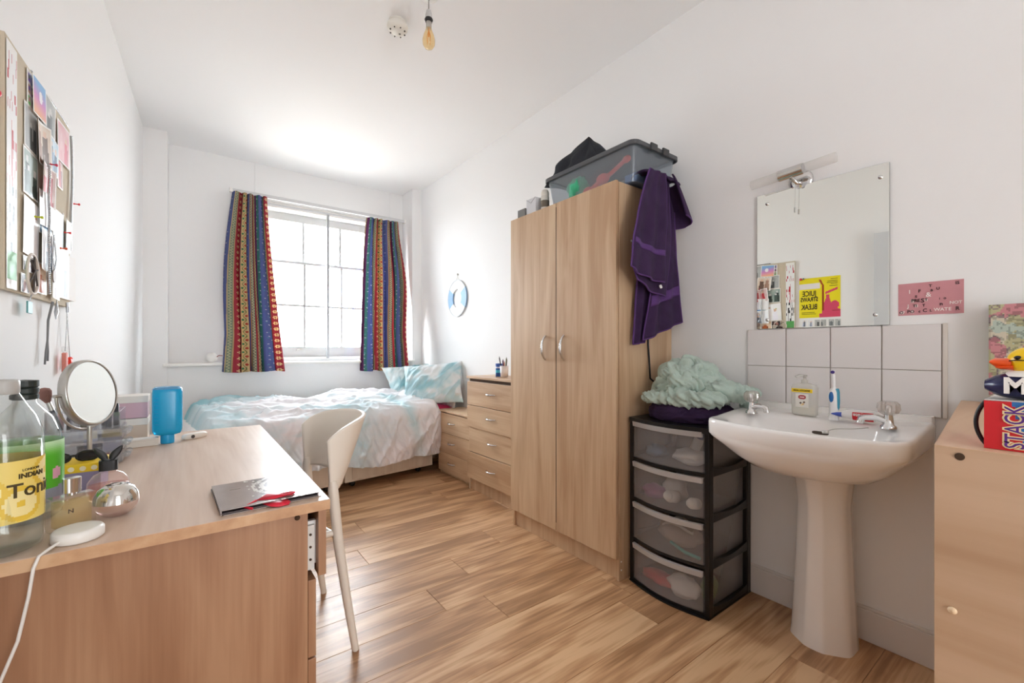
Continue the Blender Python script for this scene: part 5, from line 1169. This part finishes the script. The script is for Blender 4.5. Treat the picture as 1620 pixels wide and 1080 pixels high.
# local +x is the direction the glass faces
Mt = RT((0, 0, .232), ry=R(-8))
m = MB(); m.lathe([(0, 0), (.045, 0), (.048, .004), (.043, .008), (.008, .012), (0, .012)], 36); m.build('foot', STEEL, t)
m = MB(); m.tube([(0, 0, .01), (0, 0, .135)], .0055, 14); m.build('stem', STEEL, t)
m = MB(); m.tube([(-.006, .104*math.cos(R(a_)), .232+.104*math.sin(R(a_))) for a_ in range(180, 361, 8)], .0035, 8); m.build('yoke', STEEL, t)
m = MB(); m.loft([[(math.cos(2*PI*j/56)*r_, math.sin(2*PI*j/56)*r_, z) for j in range(56)] for r_, z in ((.088, .010), (.092, .012), (.095, .009), (.095, -.009), (.092, -.012), (.088, -.010))], 0, True, (False, False), True, Mt @ Euler((0, R(90), 0)).to_matrix().to_4x4()); m.build('rim', STEEL, t)
m = MB(); m.lathe([(0, .009), (.0885, .009)], 56, 0, Mt @ Euler((0, R(90), 0)).to_matrix().to_4x4(), False); m.build('mirror_glass', MIRROR, t)
m = MB(); m.lathe([(0, -.009), (.0885, -.009)], 56, 0, Mt @ Euler((0, R(90), 0)).to_matrix().to_4x4(), False); m.build('mirror_glass', MIRROR, t)
for s in (-1, 1): m = MB(); m.tube([(-.004, s*.094, .232), (-.006, s*.112, .232)], .0045, 10); m.build('pivot', STEEL, t)
# purple box with yellow lid
t = thing('purple_box', 'purple box with a yellow dotted lid in front of the organiser', 'box', (-.285, 1.515, LZ), R(-2))
B('carton', (0, 0, 0), (.108, .10, .052), mat('muted_purple', '8d86a8', .6), t, .002); B('lid', (-.0015, -.0015, .050), (.1095, .1015, .071), mat('yellow_card', 'e8c52a', .55), t, .002)
for i in range(5): m = MB(); m.lathe([(0, 0), (.006, 0), (.006, .0006), (0, .0006)], 14, 0, RT((.012+.021*i, -.0016, .060), rx=R(90)), False); m.build('dot', mat('pale_dot', 'efe6c8', .6), t)
t = thing('sunglasses', 'black sunglasses folded on the purple box', 'sunglasses', (-.235, 1.56, LZ+.0715), R(12))
for s in (-1, 1):
    m = MB(); m.tube([(s*.026+.021*math.cos(2*PI*j/20), -.014+.003*math.sin(j), .013+.012*math.sin(2*PI*j/20)) for j in range(20)], .0028, 8, closed=True); m.build('rim', BLACK, t)
    m = MB(); m.lathe([(0, 0), (.019, 0)], 20, 0, RT((s*.026, -.014, .013), rx=R(90)) @ Matrix.Diagonal((1.05, .6, 1, 1)), False); m.build('lens', mat('dark_lens', '1b1d20', .1), t)
    m = MB(); m.tube([(s*.048, -.012, .014), (s*.046, .02, .010), (-s*.03, .03, .008)], .0022, 6); m.build('arm', BLACK, t)
m = MB(); m.tube([(-.006, -.014, .016), (0, -.016, .018), (.006, -.014, .016)], .0022, 6); m.build('bridge', BLACK, t)
# stacked boxes at the back, low box, blue bottle
for i, (z0, c_, lb) in enumerate(((0, 'c9b8a6', 'lower cream storage box with a white lid, behind the blue bottle'), (.088, 'c9a8b4', 'upper pink shimmering storage box with a white lid, topmost of its stack'))):
    t = thing('storage_carton', lb, 'box', (-.255, 2.235, LZ+z0)); B('carton', (0, 0, 0), (.128, .11, .062), mat('carton_'+c_, c_, .3), t, .002); B('lid', (-.002, -.002, .060), (.130, .112, .0865), mat('carton_lid', 'dedad2', .4), t, .002)
t = thing('low_white_box', 'low flat white box on the desk in front of the cream storage box', 'box', (-.205, 2.075, LZ), R(4)); B('carton', (0, 0, 0), (.118, .05, .022), MATS['carton_lid'], t, .002); B('lid', (-.001, -.001, .020), (.119, .051, .028), MATS['carton_lid'], t, .002)
t = thing('blue_bottle', 'bright blue translucent bottle standing upside down at the back of the desk', 'bottle', (-.062, 2.115, LZ))
BL = mat('blue_liquid', '18b4ee', .25, trans=.25, emit=None)
m = MB(); m.loft([[(x, y, z) for x, y in superell(.046*f, .030*f, 3.5, 40)] for z, f in ((.032, .55), (.036, .86), (.048, .98), (.06, 1), (.192, 1), (.206, .95), (.212, .82), (.213, .6))], 0, True, (True, True)); m.build('body', BL, t)
m = MB(); m.lathe([(0, 0), (.021, 0), (.0215, .003), (.0215, .03), (.02, .034)], 24, 0, None, True); m.build('cap', mat('blue_cap', '27a6dd', .35), t)
m = MB(); m.loft([[(x, y, z) for x, y in superell(.0475*f, .0315*f, 3.5, 40)] for z, f in ((.205, .985), (.2085, .93), (.214, .8), (.2155, .6))], 0, True, (False, True)); m.build('shoulder', clear('blue_clear', 'a6dcf2', .3, .05, .3, 'bfe6f7'), t)
for i in range(8): B('scale_mark', (-.038, -.0315, .075+.014*i), (-.026, -.0302, .0765+.014*i), mat('mark_blue', '0f86c4', .4), t)
t = thing('white_case', 'off white oblong plastic case lying right of the blue bottle', 'case', (.022, 2.17, LZ), R(35))
m = MB(); m.loft([[(x*f, y*f, z) for x, y in superell(.048, .020, 2.6, 30)] for z, f in ((0, .9), (.004, 1), (.014, 1), (.019, .85), (.020, .5))], 0, True, (True, True)); m.build('case', mat('off_white', 'ece4da', .4), t)
m = MB(); m.lathe([(0, 0), (.007, 0), (.007, .001), (0, .001)], 14, 0, RT((-.02, -.0195, .010), rx=R(90)), False); m.build('hole', mat('dark_hole', '43403e', .5), t)
# perfumes
t = thing('square_perfume', 'rectangular pale yellow perfume bottle with silver cap by the white charging disc', 'perfume', (-.186, 1.225, LZ), R(28))
GT = clear('perfume_glass', 'fbf7ea', .45, .02)
m = MB(); m.box((-.034, -.013, 0), (.034, .013, .068)); m.build('bottle', GT, t, .003); m = MB(); m.box((-.028, -.009, .008), (.028, .009, .058)); m.build('perfume', clear('yellow_perfume', 'f8ecc0', .2, .02, .12, 'f5e3a8'), t, .002)
m = MB(); m.lathe([(.007, .068), (.007, .073)], 20); m.build('collar', CHROME, t)
m = MB(); m.prism([(x*.0135, y*.0105) for x, y in superell(1, 1, 3, 28)], .073, .101, 0, None, True); m.build('cap', CHROME, t, .001)
text('lettering', 'N', .012, RT((-.006, -.0134, .038), rx=R(90)), MATS['ink_dark'], t)
t = thing('round_perfume', 'squat apple shaped perfume bottle with a mirror finish top', 'perfume', (-.124, 1.268, LZ))
m = MB(); m.lathe([(0, .001), (.018, 0), (.031, .009), (.0385, .024), (.0385, .030)], 36, 0, None, True); m.build('base_glass', clear('pink_glass', 'fbe6de', .5, .02, .15, 'f6cfc2'), t)
m = MB(); m.lathe([(.0385, .030), (.037, .044), (.030, .058), (.018, .066), (.008, .066), (0, .062)], 36); m.build('mirror_top', mat('mirror_shell', 'dcd9d4', .06, .9), t)
m = MB(); m.tube([(.012*math.cos(a_/20*2*PI)+.002, -.020+.009*math.sin(a_/20*2*PI)*.8, .0632-.006*math.sin(a_/20*2*PI)*-1-.003) for a_ in range(20)], .0008, 6, closed=True); m.build('engraved_ring', STEEL, t)
t = thing('eared_perfume', 'pink perfume bottle with a black cap shaped like two pointed ears', 'perfume', (-.148, 1.375, LZ))
m = MB(); m.lathe([(0, .001), (.02, 0), (.034, .012), (.039, .032), (.037, .052), (.026, .068), (.013, .074), (.012, .078)], 36, 0, RT() @ Matrix.Diagonal((1, .7, 1, 1)), True); m.build('bottle', clear('rose_glass', 'fbeae8', .4, .02, .10, 'f6dcd8'), t)
m = MB(); m.lathe([(0, .004), (.02, .003), (.032, .013), (.036, .032), (.0355, .045), (0, .045)], 30, 0, Matrix.Diagonal((1, .7, 1, 1))); m.build('perfume', clear('rose_perfume', 'f9d0c8', .2, .02, .2, 'f3a99c'), t)
BR = mat('black_rubber', '1f1e20', .45)
m = MB(); m.prism([(x*.0165, y*.0125) for x, y in superell(1, 1, 4, 28)], .077, .100); m.build('cap', BR, t, .002)
for s in (-1, 1):
    m = MB(); rr = []
    for i in range(12):
        v = i/11; w_ = .0075*math.sin(PI*(.18+.80*v))**.8+.0004; cx0 = s*(.005+.019*v**1.15); z = .099+.030*v+.002
        rr.append([(cx0+w_*math.cos(2*PI*j/14)*.95, .0035*math.sin(2*PI*j/14)*(1-.6*v), z+w_*math.cos(2*PI*j/14)*(-.35*s)) for j in range(14)])
    m.loft(rr, 0, True, (True, True)); m.build('ear', BR, t)
# charging disc and cable
t = thing('charging_disc', 'white round charging disc with its cable at the near desk edge', 'charger', (-.166, 1.150, LZ))
m = MB(); m.lathe([(0, 0), (.034, 0), (.037, .003), (.037, .017), (.034, .021), (.030, .0215), (0, .0205)], 40, 0, None, True); m.build('disc', mat('pearl_white', 'f0eee9', .3), t)
m = MB(); m.tube([(-.02, -.028, .009), (-.030, -.046, .006), (-.040, -.061, .001), (-.045, -.068, -.016), (-.050, -.070, -.06), (-.062, -.072, -.13), (-.085, -.074, -.20), (-.105, -.078, -.30), (-.11, -.08, -.45), (-.13, -.075, -.70), (-.10, -.06, -.738)], .0026, 10); m.build('cable', mat('cable_white', 'e9e6e0', .4), t)
# flat gift bag
t = thing('gift_bag', 'flat grey gift bag with red ribbon lying on the desk corner', 'gift bag', (.152, 1.232, LZ), R(2))
PG = mat('bag_print', 'bcb0ac', .22, var=.16, vscale=40)
n_ = 30
m = MB()
def leaf(z, dx, rz_, w=.200, h=.215):
    M_ = Euler((0, 0, R(rz_))).to_matrix().to_4x4(); M_.translation = (dx, 0, 0)
    return MB().box((-w/2, -h/2, z), (w/2, h/2, z+.0012), 0, M_)
leaf(.0, 0.003, 1.5).build('leaf', PG, t); leaf(.0035, -.001, .5).build('gusset', mat('bag_dark', '5f5558', .4), t)
yy_, xx_ = np.mgrid[0:44, 0:44]; im = np.tile(hexc('b7aca8'), (44, 44, 1))*(1-.12*vnoise(xx_*.1, yy_*.1, 3)[..., None]); im[(xx_ > 18)] *= .86; nz = vnoise(xx_*.45, yy_*.45, 9, 2)
im[(nz > .68) & (xx_ > 14)] = hexc('f2efe9'); im[(np.abs(np.hypot(xx_-34, yy_-26)-13) < 1.1) & (xx_ < 30)] = hexc('efece6'); im[(np.abs(np.hypot(xx_-34, yy_-26)-17) < .8) & (xx_ < 28)] = hexc('e4e0da'); im[(np.abs(yy_-30) < 1) & (xx_ > 6) & (xx_ < 12)] = hexc('8d827c')
flat_print('leaf', RT((0, 0, .0115)), .200, .215, im, t, attr_mat('glossy_print', .18), .0015)
for s in (-1, 1): B('side_fold', (s*.0985-.001, -.107, .001), (s*.0985+.001, .107, .010), PG, t)
RED = mat('red_ribbon', 'd51f38', .5)
m = MB(); m.loft([[(-.03, -.085, .0125), (.005, -.098, .0125)], [(-.005, -.065, .017), (.03, -.100, .016)], [(.03, -.075, .0135), (.045, -.098, .0135)]], 0, True, (False, False), False); m.build('ribbon', RED, t, 0, 2, .001)
m = MB(); m.loft([[(-.02, -.104, .008), (.03, -.104, .009)], [(-.005, -.122, .0035), (.035, -.118, .005)], [(.01, -.126, .001), (.03, -.124, .0015)]], 0, True, (False, False), False); m.build('ribbon', RED, t, 0, 2, .001)
m = MB(); m.tube([(.035+.016*math.cos(2*PI*j/16), -.082+.007*math.sin(2*PI*j/16), .0145) for j in range(16)], .0022, 6, closed=True); m.tube([(-.03, -.085, .012), (-.055, -.104, .008), (-.04, -.112, .004)], .003, 6); m.build('ribbon_loop', RED, t)

# ------------------------------------------------------------------ chest at the right edge and the things on it
CZ = .929
t = thing('side_chest', 'beech chest with bare end panel at the right edge, beside the sink', 'chest of drawers', (0, 0, 0))
def quad(z0, z1, pts): return MB().loft([[(x, y, z0) for x, y in pts], [(x, y, z1) for x, y in pts]], 0, False)
quad(.0, CZ-.001, [(1.066, .173), (1.084, .1745), (1.084, -.27), (1.067, -.27)]).build('end_panel', wood('beech_end_panel', 'b39070', 'c1a081', 'ccad90', 'Y', .42, .45, .05, .05), t, .001)
quad(CZ-.02, CZ, [(1.0665, .173), (2.045, .2675), (2.045, -.27), (1.0665, -.27)]).build('top', wood('beech_top', 'c9a381', 'd2b090', 'dbbd9f', 'X', .4, .8, .05), t, .001)
quad(.02, CZ-.02, [(1.085, .172), (2.045, .2655), (2.045, -.26), (1.085, -.26)]).build('body', BEECH, t)
m = MB(); m.lathe([(0, 0), (.0065, 0), (.0065, .001), (0, .001)], 14, 0, RT((1.0655, .141, CZ-.015), ry=R(-90)), False); m.build('cam_hole', EDGE, t)
m = MB(); m.lathe([(0, 0), (.0065, 0), (.006, .002), (0, .0025)], 14, 0, RT((1.0655, .150, .645), ry=R(-90))); m.build('cam_cap', mat('pale_cap', 'e3c7a4', .4), t)
# map box
t = thing('map_box', 'box file covered in map print standing against the wall on the chest', 'box', (1.985, -.12, CZ+.0005), R(-1))
ny, nx = 80, 80; yy_, xx_ = np.mgrid[0:ny, 0:nx]; n1_ = vnoise(xx_*.06, yy_*.06, 2, 4); n2_ = vnoise(xx_*.09+7, yy_*.09, 6, 4); n3_ = vnoise(xx_*.5, yy_*.5, 8, 2)
im = np.tile(hexc('cfc8b4'), (ny, nx, 1)); im[n1_ > .52] = hexc('c98a90'); im[(n2_ > .60)] = hexc('b9b791'); im[(n1_ < .40)] = hexc('b5c4b8'); im[np.abs(n1_-.52) < .012] = hexc('8f7f80'); im = im*(1-.18*(n3_[..., None] > .58)); im[(xx_ % 27) == 0] = im[(xx_ % 27) == 0]*.9
B('carton', (.001, 0, 0), (.06, .32, .305), mat('map_paper_back', 'c9c6b0', .6), t)
flat_print('map_front', MF(.0, .16, .1525), .32, .305, im, t)
flat_print('map_side', Matrix.Translation((.03, .3205, .1525)) @ Matrix(((1, 0, 0, 0), (0, 0, 1, 0), (0, 1, 0, 0), (0, 0, 0, 1))), .059, .305, im[:, :20]*np.array([.97, 1.02, .9]), t)
# game box
t = thing('game_box', 'red and blue game box lettered STACK on the chest', 'box', (1.098, -.12, CZ+.0005))
B('carton', (.0008, 0, 0), (.14, .236, .082), mat('box_red', 'd2232c', .4), t, .001)
im = np.tile(hexc('d2232c'), (40, 60, 1)); yy_, xx_ = np.mgrid[0:40, 0:60]; cut = 9+yy_*-.10+3.5
im[xx_ > 11.5-yy_*.10] = hexc('2f6fb4'); im[(xx_ > 13+yy_*.02) & (np.mod(xx_+yy_*.8, 16) < 6)] = hexc('e9c98c'); im[(xx_ > 12) & (yy_ < 8+.4*(xx_-12))] = im[(xx_ > 12) & (yy_ < 8+.4*(xx_-12))]*.2+hexc('e8cf9a')*.8; im[(xx_ < 14-yy_*.0) & (xx_ > 8) & (yy_ < 6)] = hexc('d2232c')
flat_print('front_print', MF(0, .118, .041), .236, .082, im, t)
for j, (bo, mt_) in enumerate(((.0026, mat('lettering_cream', 'f3dfb0', .5)), (.0002, mat('lettering_purple', '5b2a86', .5)))):
    text('lettering', 'STACK', .032, MF(-.0012-.0006*j, .200, .040) @ Matrix.Rotation(R(90), 4, 'Z'), mt_, t, sx=.72, bold=bo)
m = MB(); m.box((0, 0, .0815), (.14, .236, .083)); m.build('lid_edge', mat('white_card_edge', 'dcd8d4', .6), t)
m = MB(); m.tube([(1.115, .1155+.0120*math.sin(PI*i/14)**.8, CZ+.005+.074*i/14) for i in range(15)], .0032, 8)
tag(m.build('elastic_band', BLACK), 'black elastic band arching beside the red game box', 'band')
# duck
t = thing('rubber_duck', 'yellow headed rubber duck in a navy suit on the game box', 'toy duck', (1.140, .055, CZ+.0835))
NAVY = mat('navy_rubber', '26284f', .25)
m = MB(); rr = []
for i in range(22):
    v = i/21; y = .064-.125*v; r_ = max(.12, 1-abs(2*v-1)**3.2)**.5; w_ = .034*r_; h_ = .0235*r_
    rr.append([(w_*math.cos(2*PI*j/28), y, .0235+h_*math.sin(2*PI*j/28)) for j in range(28)])
m.loft(rr, 0, True, (True, True)); m.build('body', NAVY, t)
YL = mat('yellow_rubber', 'f4c81a', .3)
m = MB(); m.sphere((0, .010, .066), (.027, .029, .0245), 28, 18); m.lathe([(.022, .040), (.020, .052)], 24, 0, RT((0, .008, 0))); m.build('head', YL, t)
m = MB(); m.loft([[(.021*math.cos(a_), y_, z_+h_*math.sin(a_)) for a_ in [2*PI*j/20 for j in range(20)]] for y_, z_, h_ in ((.032, .062, .010), (.042, .062, .0085), (.052, .063, .0075), (.057, .064, .003))], 0, True, (True, True)); m.build('bill', mat('orange_rubber', 'f0591c', .35), t)
m = MB(); m.loft([[(.019*math.cos(a_), y_, z_+h_*math.sin(a_)) for a_ in [2*PI*j/20 for j in range(20)]] for y_, z_, h_ in ((.030, .056, .006), (.045, .055, .004), (.050, .055, .002))], 0, True, (True, True)); m.build('bill', MATS['orange_rubber'], t)
m = MB(); m.loft([[(r_*1.1*math.cos(2*PI*j/28), .008+r_*math.sin(2*PI*j/28)*1.15, z) for j in range(28)] for r_, z in ((.030, .040), (.027, .046), (.021, .050))], 0, True, (False, True)); m.build('collar', mat('white_rubber', 'f0eeea', .35), t)
for s in (-1, 1):
    m = MB(); m.sphere((s*.0215, .024, .072), (.004, .005, .0035), 12, 8); m.build('eye', mat('black_eye', '17161a', .2), t)
    m = MB(); m.tube([(s*.0215, .034, .0665), (s*.0245, .026, .0680), (s*.026, .016, .0672)], .001, 6); m.build('eye_line', MATS['black_eye'], t)
    m = MB(); m.lathe([(0, .003), (.013, .002), (.014, -.003)], 20, 0, RT((s*.0262, -.006, .068), ry=R(90*s)), True); m.lathe([(0, .0045), (.007, .0045), (.007, .002)], 16, 0, RT((s*.0262, -.006, .068), ry=R(90*s)), False); m.build('headphone', mat('grey_headphone', '3c3d42', .4), t)
o = text('chest_badge', 'M', .036, MF(-.0352, .026, .024), MATS['white_rubber'], t, bold=.0015, ext=.0015);
